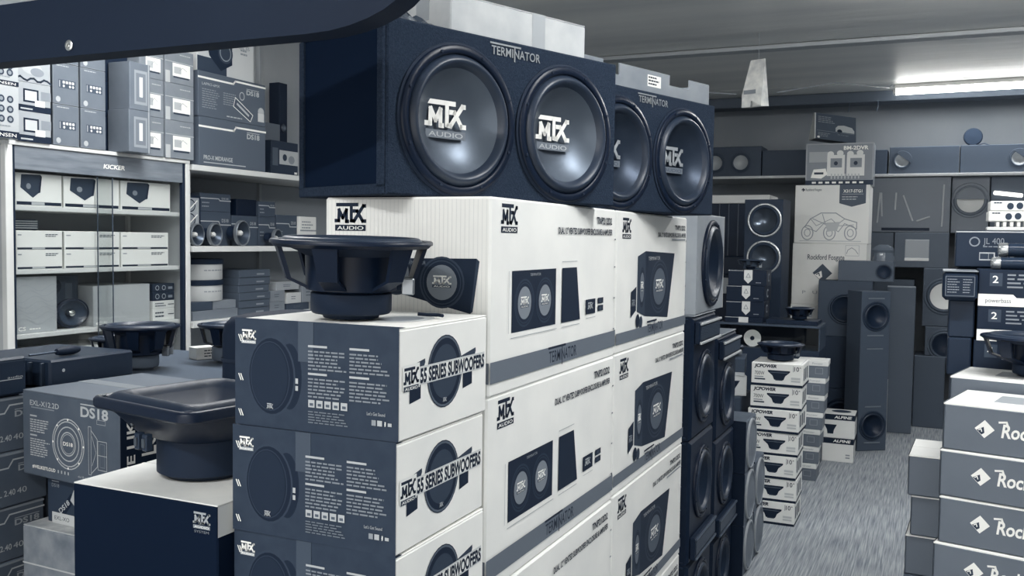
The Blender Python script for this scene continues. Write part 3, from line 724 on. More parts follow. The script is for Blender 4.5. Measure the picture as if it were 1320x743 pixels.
for (y0, y1, x) in ((CY0 + .045, ym + .04, CXF - .012), (ym - .04, CY1 - .045, CXF - .022)):
    g = cb('glass_door', x - .004, x, y0, y1, .705, 1.885, GLASS, 0)
    q = cb('door_edge', x - .0045, x + .0005, y1 - .003 if x > CXF - .015 else y0, y1 if x > CXF - .015 else y0 + .003, .705, 1.885, M(.25, .3), 0, g)
# things inside
def wall_box(name, label, cat, y0, y1, z0, z1, xf, dep, mat, group=None, art=None):
    o = carton(name, label, cat, (xf - dep / 2, (y0 + y1) / 2, z0), y1 - y0, dep, z1 - z0, R_(90), mat, group, chamf=.002)
    if art:
        P = Print('F', y1 - y0, dep, z1 - z0); art(P, y1 - y0, z1 - z0); P.build(o)
    return o
def amp_art(kind):
    def f(P, w, h):
        P.rect(w * .02, h * .03, w * .96, h * .10, INK); P.rect(w * .33, h * .04, w * .28, h * .08, LGREY)
        if kind == 1:
            P.poly([(w * .12, h * .95), (w * .52, h * .97), (w * .48, h * .40), (w * .36, h * .25), (w * .10, h * .55)], INK2); P.poly([(w * .48, h * .40), (w * .52, h * .97), (w * .56, h * .92), (w * .52, h * .42)], INK); P.ell(w * .27, h * .60, w * .05, h * .09, GREY, 12)
        else:
            P.lines(w * .62, h * .78, w * .32, 2, h * .09, h * .045, INK2, 5); P.rect(w * .03, h * .74, w * .08, h * .06, INK3)
    return f
KB = M(.92, .5)
for i, (y0, y1) in enumerate(((2.725, 2.955), (2.965, 3.275), (3.285, 3.600))):
    n = ('left', 'middle', 'right')[i]
    wall_box('amplifier_carton', 'white carton with a dark tilted amplifier picture, %s on the top glass shelf' % n, 'box', y0, y1, 1.7355, 1.876, -3.545, .24, KB, 'white cartons in the cabinet', amp_art(1))
    wall_box('amplifier_carton', 'flat black-striped white carton, %s of the lower row, middle glass shelf' % n, 'box', y0, y1 if i < 2 else 3.585, 1.4625, 1.546, -3.545, .26, KB, 'white cartons in the cabinet', amp_art(0))
    wall_box('amplifier_carton', 'flat black-striped white carton, %s of the upper row, middle glass shelf' % n, 'box', y0, y1 if i < 2 else 3.585, 1.5465, 1.63, -3.545, .26, KB, 'white cartons in the cabinet', amp_art(0))
o = thing('speaker_grille', 'dark slotted speaker grille on the upper white cartons in the cabinet', 'grille', (-3.66, 2.82, 1.6305), R_(90))
b = MB(); b.box(-.09, .09, -.03, .03, 0, .05, M(.2, .5), .012); b.build('frame', o)
for i in range(4):
    b = MB(); b.box(-.075, .075, -.034, -.03, .008 + i * .010, .013 + i * .010, LGREY, .001); b.build('slot', o)
def map_art(P, w, h):
    r = random.Random(5)
    for k in range(7):
        y = h * (.2 + .1 * k); pts = [(w * i / 8, y + h * .06 * math.sin(i * 1.1 + k)) for i in range(9)]; P.stroke(pts, .002, M(.62, .5))
    P.text('CS', w * .03, h * .05, h * .07, IVORY, w=w * .18, bold=.02); P.lines(w * .3, h * .06, w * .35, 1, .01, .005, IVORY, 3)
wall_box('speaker_carton', 'pale grey carton with wavy contour lines, left on the bottom glass shelf', 'box', 2.735, 2.935, 1.1855, 1.43, -3.56, .2, M(.66, .5), None, map_art)
wall_box('speaker_carton', 'dark speaker carton with a round print behind the oval speaker', 'box', 2.945, 3.135, 1.1855, 1.425, -3.66, .18, M(.2, .5), None, lambda P, w, h: (P.ell(w * .35, h * .8, w * .16, w * .16, INK), P.rect(w * .62, h * .55, w * .2, h * .3, M(.3, .5))))
o = cabinet('oval_speaker', 'black oval car speaker leaning on the bottom glass shelf', (-3.585, 3.045, 1.1855), .19, .05, .15, R_(90), [], BLACKM)
for ch in list(o.children): bpy.data.objects.remove(ch)
for nm, pr, m in (('rim', [(.092, 0), (.092, .012), (.082, .014)], BLACKG), ('surround', [(.082, .01), (.076, .018), (.068, .012)], RUBBER), ('cone', [(.068, .012), (.045, .0), (.025, -.008)], M(.16, .4)), ('tweeter', [(.020, -.01), (.018, .012), (.008, .018), (0, .019)], CHROME)):
    q = lathe_part(nm, o, pr, m, 36, 'y', (0, 0, 0)); q.scale = (1, 1, .74); q.location = (0, .02, .069)
wall_box('speaker_carton', 'plain pale grey carton behind the glass door edge on the bottom shelf', 'box', 3.14, 3.485, 1.1855, 1.375, -3.57, .25, M(.70, .5), None, lambda P, w, h: (P.text('CS', w * .04, h * .03, h * .08, IVORY, w=w * .2, bold=.02)))
for i, (z0, z1, d) in enumerate(((1.1855, 1.245, 0), (1.2455, 1.285, 0), (1.2855, 1.33, 1), (1.3305, 1.372, 1))):
    def ra(P, w, h, d=d):
        if d:
            for x in (.2, .5): P.ring(w * x, h * .5, h * .3, h * .3, .003, LGREY, 14)
            P.rect(w * .7, h * .3, w * .2, h * .3, GREY)
        else: P.lines(w * .1, h * .6, w * .5, 2, h * .3, h * .12, INK2, 4); P.stroke([(w * .7, h * .5), (w * .95, h * .5)], .004, INK)
    wall_box('small_carton', '%s small %s carton in the pile at the right of the bottom glass shelf' % (('lowest', 'second lowest', 'second highest', 'highest')[i], 'dark' if d else 'white'), 'box', 3.50, 3.645, z0, z1, -3.565, .15, M(.08, .5) if d else M(.88, .5), 'small cartons in the cabinet', ra)
for i, (y0, y1) in enumerate(((2.74, 3.0), (3.02, 3.3), (3.32, 3.6))):
    wall_box('amplifier_carton', 'white carton on the lowest glass shelf, %s of three' % ('left', 'middle', 'right')[i], 'box', y0, y1, .9505, 1.10, -3.56, .25, M(.8, .5), 'white cartons in the cabinet', amp_art(0))

# ================================================================ cartons standing on the cabinet
def dots_art(P, w, h):
    P.rect(0, 0, w, h * .13, INK); P.text('JENSEN', w * .30, h * .025, h * .07, IVORY, w=w * .62)
    for i in range(2):
        for j in range(3): P.ell(w * (.52 + .24 * i), h * (.36 + .19 * j), w * .09, w * .09, INK2, 14); P.ell(w * (.52 + .24 * i), h * (.36 + .19 * j), w * .05, w * .05, GREY, 10)
    P.lines(w * .45, h * .22, w * .4, 1, .01, .004, GREY, 3)
for i, (z0, z1) in enumerate(((2.0035, 2.215), (2.2155, 2.36))):
    wall_box('receiver_carton', '%s white carton with round button print at the far left' % ('lower', 'upper')[i], 'box', 2.50, 2.665, z0, z1, -3.44, .2, M(.68, .5), 'cartons on the cabinet', dots_art)
def dvd_art(P, w, h):
    P.rect(0, 0, w, h * .22, INK); P.rect(w * .1, h * .06, w * .35, h * .05, LGREY)
    P.rect(w * .18, h * .32, w * .45, h * .46, INK); P.rect(w * .23, h * .38, w * .35, h * .34, M(.75, .4)); P.rect(w * .52, h * .20, w * .30, h * .22, M(.85, .5)); P.rect(w * .7, h * .45, w * .3, h * .3, GREY)
def cloud_art(P, w, h):
    P.stroke([(w * i / 10, h * (.9 + .04 * math.sin(i * 2.1))) for i in range(11)], .006, INK); P.stroke([(w * i / 10, h * (.12 + .06 * math.sin(i * 1.7))) for i in range(11)], .008, INK2)
    P.ell(w * .45, h * .5, w * .3, h * .2, M(.7, .5)); P.ell(w * .6, h * .4, w * .2, h * .15, GREY)
for i, (z0, z1) in enumerate(((2.0035, 2.130), (2.1305, 2.250), (2.2505, 2.37))):
    wall_box('screen_carton', '%s white carton with a small screen picture, beside the grey pair' % ('lowest', 'middle', 'highest, cloudy')[i], 'box', 2.695, 2.858, z0, z1, -3.49, .2, M(.62, .4), 'cartons on the cabinet', dvd_art if i < 2 else cloud_art)
GB = M(.38, .5, var=.02, scale=10)
def head_art(P, w, h):
    P.rect(w * .22, h * .40, w * .66, h * .20, M(.26, .5)); P.rect(w * .25, h * .42, w * .03, h * .16, LGREY)
    for i in range(4): P.rect(w * (.38 + .12 * i), h * .515, w * .08, h * .06, IVORY)
    for i in (0, 2, 3): P.ell(w * (.42 + .12 * i), h * .455, w * .04, h * .03, IVORY, 10)
    P.ell(w * .2, h * .12, w * .09, h * .07, LGREY, 12); P.lines(w * .15, h * .92, w * .6, 1, .01, .004, LGREY, 8); P.frame(w * .01, h * .01, w * .98, h * .98, .001, M(.6, .5))
for j, (y0, y1) in enumerate(((2.872, 3.006), (3.016, 3.152))):
    for i, (z0, z1) in enumerate(((2.0035, 2.182), (2.1825, 2.362), (2.3625, 2.54))):
        wall_box('head_unit_carton', 'grey carton with a dark keypad print, %s in the %s column' % (('lowest', 'middle', 'highest')[i], ('left', 'right')[j]), 'box', y0, y1, z0, z1, -3.495, .2, GB, 'grey cartons on the cabinet', head_art)
for i in range(3): wall_box('dark_carton', 'plain dark carton set back between the grey cartons, %s' % ('lowest', 'middle', 'highest')[i], 'box', 3.158, 3.345, 2.0035 + .165 * i, 2.168 + .165 * i, -3.56, .2, M(.05, .5), 'dark cartons on the cabinet')
def turn_art(P, w, h):
    P.rect(w * .22, h * .12, w * .62, h * .72, M(.56, .5)); P.rect(w * .30, h * .18, w * .46, h * .60, M(.42, .5)); P.rect(w * .46, h * .28, w * .16, h * .42, M(.88, .5)); P.rect(w * .88, 0, w * .06, h, M(.62, .5))
for i, (z0, z1) in enumerate(((2.0035, 2.200), (2.2005, 2.42))):
    wall_box('head_unit_carton', 'turned grey carton with a pale upright strip, %s of the jutting two' % ('lower', 'upper')[i], 'box', 3.215 + .005 * i, 3.345, z0, z1, -3.415, .135, GB, 'grey cartons on the cabinet', turn_art)
LB = M(.47, .5, var=.03, scale=10)
def scr_art(P, w, h):
    P.rect(w * .0, h * .62, w, h * .02, LGREY); P.rect(w * .25, h * .22, w * .62, h * .38, IVORY); P.rect(w * .3, h * .3, w * .25, h * .2, LGREY); P.stroke([(w * .5, h * .4), (w * .6, h * .5), (w * .75, h * .42)], .002, GREY); P.rect(w * .28, h * .17, w * .55, h * .05, INK2)
    P.rect(0, 0, w * .16, h * .35, M(.72, .5)); P.lines(w * .5, h * .85, w * .4, 1, .01, .005, LGREY, 6)
for j, (y0, y1) in enumerate(((3.352, 3.503), (3.515, 3.708))):
    for i, (z0, z1) in enumerate(((2.0035, 2.192), (2.1925, 2.376), (2.3765, 2.545))):
        wall_box('screen_carton', 'pale grey carton with a white screen print, %s in the %s column' % (('lowest', 'middle', 'highest')[i], ('left', 'right')[j]), 'box', y0, y1, z0, z1, -3.49, .2, LB, 'pale cartons on the cabinet', scr_art)

# ================================================================ wall rack beside the cabinet
o = thing('wall_rack', 'white-edged wall shelving with speakers and cartons beside the cabinet', 'shelving', (-3.72, 4.75, 0)); CAB = (-3.72, 4.75, 0)
for z, m in ((1.985, SHELFW), (1.562, SHELFW), (1.165, SHELFW), (.60, SHELFW)): cb('shelf', -3.945, -3.50, 3.71, 5.80, z - .03, z, m, .002)
for y in (3.70, 4.75, 5.80): cb('upright', -3.948, -3.92, y - .012, y + .012, 0, 2.9, M(.6, .4))
for y in (3.712, 5.78): cb('side_panel', -3.94, -3.53, y, y + .014, 0, 1.955, M(.75, .5))
cb('back_board', -3.948, -3.94, 3.73, 5.78, 0, 1.95, M(.55, .6))
def ds_box(kind):
    def f(P, w, h):
        P.stroke([(0, h * .86), (w * .50, h * .86), (w * .53, h * .93), (w, h * .93)] if kind == 0 else [(0, h * .80), (w * .50, h * .80), (w * .53, h * .88), (w, h * .88)], .010, IVORY)
        ds_logo(P, w * .70, h * .68, w * .20, h * .11, LGREY)
        if kind == 0:
            P.text('LAPRO-6MX', w * .05, h * .70, h * .06, LGREY, w=w * .25); P.lines(w * .05, h * .6, w * .25, 9, h * .05, h * .02, GREY, 4); P.lines(w * .35, h * .6, w * .2, 6, h * .05, h * .02, GREY, 6)
            P.poly([(w * .50, h * .35), (w * .52, h * .55), (w * .78, h * .22), (w * .76, h * .08)], M(.25, .5)); P.stroke([(w * .50, h * .35), (w * .53, h * .56), (w * .80, h * .22), (w * .76, h * .06), (w * .50, h * .35)], .004, IVORY); P.stroke([(w * .56, h * .42), (w * .73, h * .2)], .012, LGREY); P.ring(w * .63, h * .62, w * .04, h * .1, .005, LGREY, 14)
            P.ell(w * .93, h * .34, w * .05, h * .1, LGREY, 12); P.rect(w * .88, h * .1, w * .1, h * .2, M(.8, .5)); P.lines(w * .4, h * .08, w * .3, 1, .01, .006, LGREY, 3)
        else:
            P.text('PRO-X MIDRANGE', w * .06, h * .13, h * .09, LGREY, w=w * .42, bold=.02); P.rect(w * .06, h * .06, w * .62, h * .02, LGREY)
    return f
wall_box('midrange_carton', 'dark grey carton with zigzag stripe, lower of two on the rack top', 'box', 3.757, 4.283, 1.9855, 2.240, -3.50, .3, M(.3, .5), 'zigzag cartons', ds_box(1))
wall_box('midrange_carton', 'dark grey carton with an outline horn drawing, upper of two on the rack top', 'box', 3.752, 4.280, 2.2405, 2.475, -3.50, .3, M(.3, .5), 'zigzag cartons', ds_box(0))
wall_box('driver_carton', 'white carton with a large dark driver picture, highest on the rack', 'box', 3.755, 4.195, 2.4755, 2.70, -3.51, .3, M(.75, .5), None, lambda P, w, h: (P.rect(0, 0, w * .5, h * .35, INK2), P.poly([(w * .12, h), (w * .2, h * .4), (w * .4, h * .1), (w * .6, h * .3), (w * .6, h * .7), (w * .45, h)], INK), P.ell(w * .48, h * .55, w * .13, h * .25, INK2), P.ring(w * .48, h * .55, w * .10, h * .2, .006, GREY), P.lines(w * .75, h * .7, w * .15, 2, .02, .01, GREY, 4), P.text('SLB', w * .72, h * .75, h * .1, GREY, w=w * .2)))
wall_box('photo_carton', 'dark carton with a pale photo panel on the rack top', 'box', 4.53, 4.79, 1.9855, 2.20, -3.66, .25, M(.12, .5), None, lambda P, w, h: (P.rect(w * .3, h * .35, w * .7, h * .4, LGREY), P.ell(w * .5, h * .55, w * .08, h * .1, INK2, 12), P.ell(w * .75, h * .5, w * .12, h * .12, GREY, 12), P.rect(w * .05, h * .3, w * .2, h * .5, M(.3, .5)), P.rect(w * .86, h * .1, w * .1, h * .06, IVORY)))
o = cabinet('column_speaker', 'slim black column speaker upright behind the photo carton', (-3.82, 4.80, 1.9855), .08, .08, .60, R_(90), [(0, .32, .032)], BLACKM, n=20)
wall_box('grey_bin', 'rounded grey bin beside the slim column speaker', 'bin', 4.55, 4.69, 2.2005, 2.31, -3.72, .15, M(.35, .5))
# middle shelf
Z2 = 1.5625
wall_box('speaker_carton', 'pale carton with two speaker pictures at the left of the rack middle shelf', 'box', 3.745, 3.872, Z2, 1.83, -3.60, .2, M(.6, .5), None, lambda P, w, h: [P.frame(0, 0, w, h, .012, INK)] + [(P.ell(w * .4, h * y, w * .3, h * .13, GREY), P.ring(w * .4, h * y, w * .3, h * .13, .006, INK), P.stroke([(w * .3, h * (y - .1)), (w * .8, h * (y + .1))], .006, IVORY)) for y in (.25, .52, .8)])
def strip_art(P, w, h): P.stroke([(0, h * .72), (w * .6, h * .72), (w * .64, h * .62), (w, h * .62)], .005, LGREY); P.lines(w * .06, h * .45, w * .3, 2, .02, .006, GREY, 3); P.text('DS18', w * .7, h * .70, h * .1, LGREY, w=w * .22)
SB = M(.22, .5)
for (y0, y1, z0, z1, lab) in ((3.89, 4.13, Z2, 1.75, 'dark striped carton, lower of the pair behind the cone drivers'), (3.89, 4.13, 1.7505, 1.85, 'dark striped carton, upper of the pair behind the cone drivers'), (4.14, 4.36, Z2, 1.735, 'dark striped carton under the small black box on the rack'), (4.37, 4.52, Z2, 1.735, 'narrow dark striped carton, lower of its pair on the rack'), (4.37, 4.52, 1.7355, 1.825, 'narrow dark striped carton, upper of its pair on the rack'), (4.53, 4.73, Z2, 1.75, 'dark plain-sided carton next to the white-labelled one')):
    wall_box('striped_carton', lab, 'box', y0, y1, z0, z1, -3.62, .22, SB, 'dark striped cartons on the rack', strip_art)
wall_box('black_box', 'small black box on a striped carton of the rack', 'box', 4.19, 4.36, 1.7355, 1.83, -3.63, .18, M(.0, .5))
wall_box('label_carton', 'white carton with printed label behind the large bare woofer', 'box', 4.735, 4.90, Z2, 1.745, -3.60, .2, M(.88, .5), None, lambda P, w, h: (P.rect(0, h * .5, w, h * .05, INK3), P.lines(w * .1, h * .8, w * .7, 4, h * .1, h * .04, GREY, 4)))
for y, R, lab in ((3.765, .060, 'cone driver half hidden by the cabinet post on the rack'), (3.90, .062, 'dull cone driver, middle of the three on the rack'), (4.115, .072, 'shiny cone driver with bright centre on the rack'), (4.42, .05, 'small cone driver behind the large bare woofer')):
    o = thing('cone_driver', lab, 'speaker', (-3.525, y, Z2), R_(90 + 8), 'cone drivers on the rack')
    lathe_part('rim', o, [(R, -.01), (R, .006), (R * .9, .010), (R * .88, .004)], M(.5, .3, metal=.6), 32, 'y', (0, 0, R))
    lathe_part('horn', o, [(R * .88, .004), (R * .6, -.018), (R * .3, -.032), (R * .12, -.036)], M(.22, .3, metal=.5), 32, 'y', (0, 0, R))
    lathe_part('plug', o, [(R * .24, -.034), (R * .22, -.008), (R * .14, .0), (0, .001)], M(.85, .3), 20, 'y', (0, 0, R))
    lathe_part('magnet', o, [(0, -.075), (R * .55, -.075), (R * .55, -.04), (R * .3, -.034)], BLACK, 24, 'y', (0, 0, R))
# lower shelf
Z3 = 1.1655
wall_box('flat_carton', 'flat grey carton under the round tubs', 'box', 3.77, 4.12, Z3, 1.215, -3.56, .3, M(.4, .5), 'flat cartons under the tubs')
wall_box('flat_carton', 'flat dark carton at the left directly below the tubs', 'box', 3.77, 3.93, 1.2155, 1.262, -3.57, .3, M(.2, .5), 'flat cartons under the tubs')
wall_box('flat_carton', 'flat mid grey carton at the right directly below the tubs', 'box', 3.935, 4.115, 1.2155, 1.262, -3.57, .3, M(.45, .5), 'flat cartons under the tubs')
for i, z in enumerate((1.2625, 1.3775)):
    o = thing('round_tub', '%s round white tub with a dark lid on the rack' % ('lower', 'upper')[i], 'tub', (-3.70, 3.945, z), 0, 'round tubs')
    lathe_part('body', o, [(0, 0), (.136, 0), (.139, .004), (.139, .085)], M(.78, .5), 40)
    lathe_part('lid', o, [(.139, .085), (.144, .086), (.145, .112), (.140, .1145), (0, .1145)], M(.07, .4), 40)
    b = MB(); 
    for k in range(6):
        a0 = R_(-30 + k * 9); b.face([(.1396 * math.cos(a0), .1396 * math.sin(a0), .05), (.1396 * math.cos(a0 + .12), .1396 * math.sin(a0 + .12), .05), (.1396 * math.cos(a0 + .12), .1396 * math.sin(a0 + .12), .056), (.1396 * math.cos(a0), .1396 * math.sin(a0), .056)], GREY)
    b.build('label_print', o, 0)
for i in range(6):
    wall_box('thin_carton', 'thin dark grey carton in the pile by the tubs, %s' % ('lowest', 'second from below', 'third from below', 'fourth from below', 'fifth from below', 'top one')[i], 'box', 4.135, 4.405 - .004 * (i % 2), Z3 + .0435 * i, Z3 + .0435 * i + .043, -3.57 + .004 * (i % 3), .25, M(.27, .5), 'thin dark cartons', lambda P, w, h: P.rect(w * .55, h * .3, w * .25, h * .2, GREY))
for i, (y0, y1, z0, z1, t) in enumerate(((4.42, 4.56, Z3, 1.23, .45), (4.42, 4.56, 1.2305, 1.295, .48), (4.58, 4.80, Z3, 1.21, .2), (4.58, 4.72, 1.2105, 1.275, .75), (4.48, 4.70, 1.2955, 1.345, .6), (4.73, 4.86, 1.2105, 1.31, .5))):
    wall_box('small_carton', ('mid grey carton, lower of two right of the thin pile', 'mid grey carton, upper of two right of the thin pile', 'dark flat carton with white tag on the lower rack shelf', 'pale carton on the dark flat carton of the rack', 'light grey flat carton topmost on the lower rack shelf', 'grey carton at the far right of the lower rack shelf')[i], 'box', y0, y1, z0, z1, -3.58, .22, M(t, .5), 'small cartons on the rack', lambda P, w, h: (P.lines(w * .3, h * .6, w * .4, 2, h * .2, h * .07, M(.3, .5), 3)))

# ================================================================ black loudspeakers behind the white cartons (fronts face the aisle)
def pa(label, c, W_, D_, H_, horn_top=True, R=.15, horn=True):
    o = thing('pa_speaker', label, 'speaker', c, R_(90), 'black loudspeakers in the aisle row'); PB = M(.035, .45, var=.01, scale=60)
    zc = H_ * .40 if horn_top else H_ * .60
    if not horn: zc = H_ * .5
    hw, hd, ch = W_ / 2, D_ / 2, .012
    b = MB(); vs = [(-hw, -hd + ch, 0), (hw, -hd + ch, 0), (hw, hd, 0), (-hw, hd, 0), (-hw, -hd + ch, H_), (hw, -hd + ch, H_), (hw, hd, H_), (-hw, hd, H_), (-hw + ch, -hd, ch), (hw - ch, -hd, ch), (hw - ch, -hd, H_ - ch), (-hw + ch, -hd, H_ - ch)]
    b.mesh(vs, [(0, 3, 2, 1), (4, 5, 6, 7), (0, 4, 7, 3), (1, 2, 6, 5), (2, 3, 7, 6), (0, 1, 9, 8), (5, 4, 11, 10), (4, 0, 8, 11), (1, 5, 10, 9)], PB)
    plate_with_hole(b, -hw + ch, hw - ch, ch, H_ - ch, 0, zc, R * .86, -hd, PB, 36); b.build('body', o, 20)
    mounted_woofer(o, 0, zc, -hd, R, n=40, rim=BLACKG, cone=M(.06, .35), depth=.35, screws=8)
    if horn:
        z0, z1 = (H_ * .78, H_ - .02) if horn_top else (.02, H_ * .22)
        g = MB(); g.box(-hw + .02, hw - .02, -hd - .022, -hd, z0, z1, M(.05, .4), .004); h = g.build('horn_frame', o)
        n = 9
        for i in range(n):
            s = MB(); zz = z0 + .018 + (z1 - z0 - .036) * i / n; s.box(-hw + .035, hw - .035, -hd - .026, -hd - .022, zz, zz + .0045, M(.2, .4)); s.build('slat', h)
        for zz in (z0, z1 - .012):
            s = MB(); s.box(-hw + .02, hw - .02, -hd - .030, -hd - .022, zz, zz + .010, M(.72 if horn_top else .25, .35), .002); s.build('trim_strip', h)
        if horn_top:
            s = MB(); s.box(-hw + .012, hw - .012, -hd + .0, hd - .1, H_, H_ + .006, M(.45, .4), .002); s.build('top_plate', o)
    s = MB()
    for (zz) in (.006, H_ - .014): s.box(-hw - .002, hw + .002, -hd + .02, hd - .02, zz, zz + .008, M(.09, .35), .002)
    s.build('edge_band', o)
    return o
pa('black loudspeaker with a slatted horn, top of the nearer speaker column', (-1.045, 3.80, .835), .41, .39, .49)
pa('black loudspeaker with its horn below the woofer, middle of the nearer column', (-1.045, 3.80, .335), .41, .39, .497, False)
pa('short black loudspeaker at the foot of the nearer speaker column', (-1.045, 3.80, 0), .41, .39, .333, True, .14, False)
pa('black loudspeaker with a slatted horn, top of the farther speaker column', (-1.045, 4.265, .745), .42, .39, .46, True, .145)
pa('black loudspeaker with its horn below the woofer, middle of the farther column', (-1.045, 4.265, .295), .42, .39, .447, False, .145)
pa('short black loudspeaker at the foot of the farther speaker column', (-1.045, 4.265, 0), .42, .39, .293, True, .13, False)
# pale-fronted woofer box on them
o = cabinet('woofer_box', 'pale grey fronted woofer box standing on the black loudspeakers', (-1.02, 3.885, 1.3325), .50, .34, .40, R_(90), [(0, .20, .180)], M(.55, .5, var=.03, scale=9), n=48, cone=M(.05, .4), depth=.34, rim=BLACKG)
P = Print('R', .50, .34, .40); P.rect(0, 0, .34, .40, M(.85, .5)); P.build(o, 'white_side')
# small cube speakers with round grey grilles
k = 0
for j, y in enumerate((4.625, 4.905)):
    for lv in range(3 if j == 0 else 2):
        lab = 'small grey cube speaker with a round cloth grille, %s in the %s column' % (('bottom', 'middle', 'top')[lv], ('nearer', 'farther')[j])
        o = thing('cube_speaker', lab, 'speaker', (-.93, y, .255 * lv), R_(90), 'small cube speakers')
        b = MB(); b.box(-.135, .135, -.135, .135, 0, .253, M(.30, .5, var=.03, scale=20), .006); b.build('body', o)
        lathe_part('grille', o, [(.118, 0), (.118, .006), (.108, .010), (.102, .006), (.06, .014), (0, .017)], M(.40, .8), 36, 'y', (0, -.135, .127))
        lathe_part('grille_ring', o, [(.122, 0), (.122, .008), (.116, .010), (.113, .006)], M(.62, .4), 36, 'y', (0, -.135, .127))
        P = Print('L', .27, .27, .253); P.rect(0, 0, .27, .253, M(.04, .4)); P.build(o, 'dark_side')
        lathe_part('side_port', o, [(.05, 0), (.05, .004), (.035, .003), (.02, .006), (0, .007)], M(.15, .3), 24, 'x', (0, 0, 0))
        q = o.children[-1]; q.location = (-.1365, 0, .13); q.rotation_euler = (0, 0, PI)
# ================================================================ stack of white woofer cartons in the aisle
JW, JD, JH = .285, .285, .1335
j0 = None
NJ = ['topmost, a woofer on it', 'second from the top', 'third from the top', 'fourth from the top', 'third from the floor', 'second from the floor', 'on the floor']
for lv in range(7):
    z = JH * (6 - lv); c = (-.823 + (.022, .016, .012, .004, 0, .002, -.002)[lv], 5.592 + (.0, .004, -.004, .003, 0, .004, 0)[lv], z)
    lab = 'white carton with a black woofer picture in the aisle stack, ' + NJ[lv]
    if j0 is None:
        j0 = o = carton('aisle_carton', lab, 'box', c, JW, JD, JH - .001, 0, M(.92, .55), 'white woofer cartons in the aisle')
        P = Print('F', JW, JD, JH)
        P.rect(0, 0, JW, .014, INK); P.text('JCPOWER', .016, .106, .018, INK, w=.125, bold=.045, shear=.2); P.rect(.232, .088, .002, .034, INK); P.text('10', .238, .093, .026, INK, w=.026, bold=.01); P.rect(.267, .112, .008, .004, INK)
        P.text('700W', .018, .062, .022, INK, w=.055, bold=.0); P.rect(.018, .048, .05, .006, INK3); P.rect(.018, .034, .06, .008, INK2)
        P.poly([(.092, .092), (.215, .092), (.215, .084), (.19, .062), (.18, .038), (.128, .038), (.118, .062), (.092, .084)], INK); P.rect(.104, .078, .1, .004, DGREY); P.rect(.135, .034, .04, .006, INK2)
        P.rect(.222, .045, .05, .012, M(.75, .5)); P.rect(.222, .030, .05, .010, M(.75, .5))
        P.build(o)
        P = Print('R', JW, JD, JH); P.rect(0, 0, JD, .014, INK)
        for i in range(3): P.rect(.04 + .07 * i, .035, .04, .07, INK2)
        P.build(o)
        P = Print('T', JW, JD, JH - .001, .0003); P.frame(.01, .01, JW - .02, JD - .02, .004, M(.7, .5)); P.build(o, 'top_print')
    else: copy_tree(j0, c, R_((0, 1.5, -1.5, 1, -.5, .8, 0)[lv]), lab)
loose_woofer('bare_woofer', 'bare black woofer on top of the white aisle stack', (-.805, 5.60, JH * 7 + .0005), .135, .098, .3, arms=6, mR=.55, mH=.4, boot=.6, n=32)
# second stack behind: small grey cartons with white lids
for lv in range(7):
    z = .118 * lv; x = -.790 + .010 * lv * (1 if lv < 5 else .9)
    o = carton('lidded_carton', 'small grey carton with a white lid behind the aisle stack, %s' % ('on the floor', 'second from the floor', 'third from the floor', 'fourth from the floor', 'fifth from the floor', 'second from the top', 'topmost')[lv], 'box', (x, 6.68, z), .20 - .0 * lv, .20, .117, R_((0, 2, -2, 1, 0, -1, 2)[lv]), M(.36, .5), 'grey cartons with white lids')
    b = MB(); b.box(-.102, .102, -.102, .102, .083, .1172, M(.88, .5), .002); b.build('lid', o)
    P = Print('F', .204, .204, .117); P.text('Pioneer', .10, .095, .012, INK3, w=.07); P.frame(.12, .03, .05, .04, .003, M(.55, .5)); P.build(o)
# two white cartons with black bands
for lv in range(2):
    o = carton('banded_carton', 'white carton with a black band on the floor by the towers, %s one' % ('lower', 'upper')[lv], 'box', (-.625 + .004 * lv, 7.375, .178 * lv), .245, .245, .177, R_(1), M(.9, .5), 'white cartons with black bands')
    P = Print('F', .245, .245, .177); P.rect(0, .135, .245, .042, INK); P.text('ALPINE', .10, .147, .02, IVORY, w=.12, bold=.03, shear=.2)
    if lv: P.poly([(.03, .10), (.12, .10), (.10, .06), (.095, .03), (.055, .03), (.05, .06)], INK)
    else: P.rect(.19, .05, .03, .01, INK3); P.rect(.19, .03, .03, .01, INK3)
    P.build(o)
    P = Print('R', .245, .245, .177); P.rect(0, .135, .245, .042, INK); P.rect(.03, .03, .05, .08, GREY); P.build(o)
    if lv: P = Print('T', .245, .245, .177, .0004); P.ell(.14, .15, .07, .06, INK2); P.build(o, 'top_print')
# clutter left of the white aisle stack
o = carton('aisle_carton', 'tilted white carton beside the white aisle stack', 'box', (-1.16, 5.60, .72), .28, .28, .12, R_(20), M(.8, .5))
P = Print('F', .28, .28, .12); P.poly([(.12, .09), (.24, .09), (.21, .04), (.15, .04)], INK); P.text('700', .02, .05, .03, INK, w=.08); P.build(o)
P = Print('R', .28, .28, .12); P.poly([(.05, .09), (.2, .09), (.16, .04), (.09, .04)], INK); P.build(o)
o = carton('dark_carton', 'dark grey carton with white print on the tilted white carton', 'box', (-1.15, 5.62, .8405), .28, .28, .10, R_(8), M(.2, .5)); P = Print('F', .28, .28, .10); P.rect(.0, .0, .28, .02, LGREY); P.text('700', .06, .04, .025, LGREY, w=.07); P.build(o)
b = MB(); b.box(-1.32, -1.0, 5.45, 5.77, 0, .7195, M(.2, .6), .005); tag(b.build('plain_carton', None), 'tall plain dark carton under the tilted white carton', 'box')
loose_woofer('bare_woofer', 'thin-rimmed bare woofer resting on the dark carton left of the aisle stack', (-1.13, 5.62, .941), .12, .06, .3, arms=6, n=28)
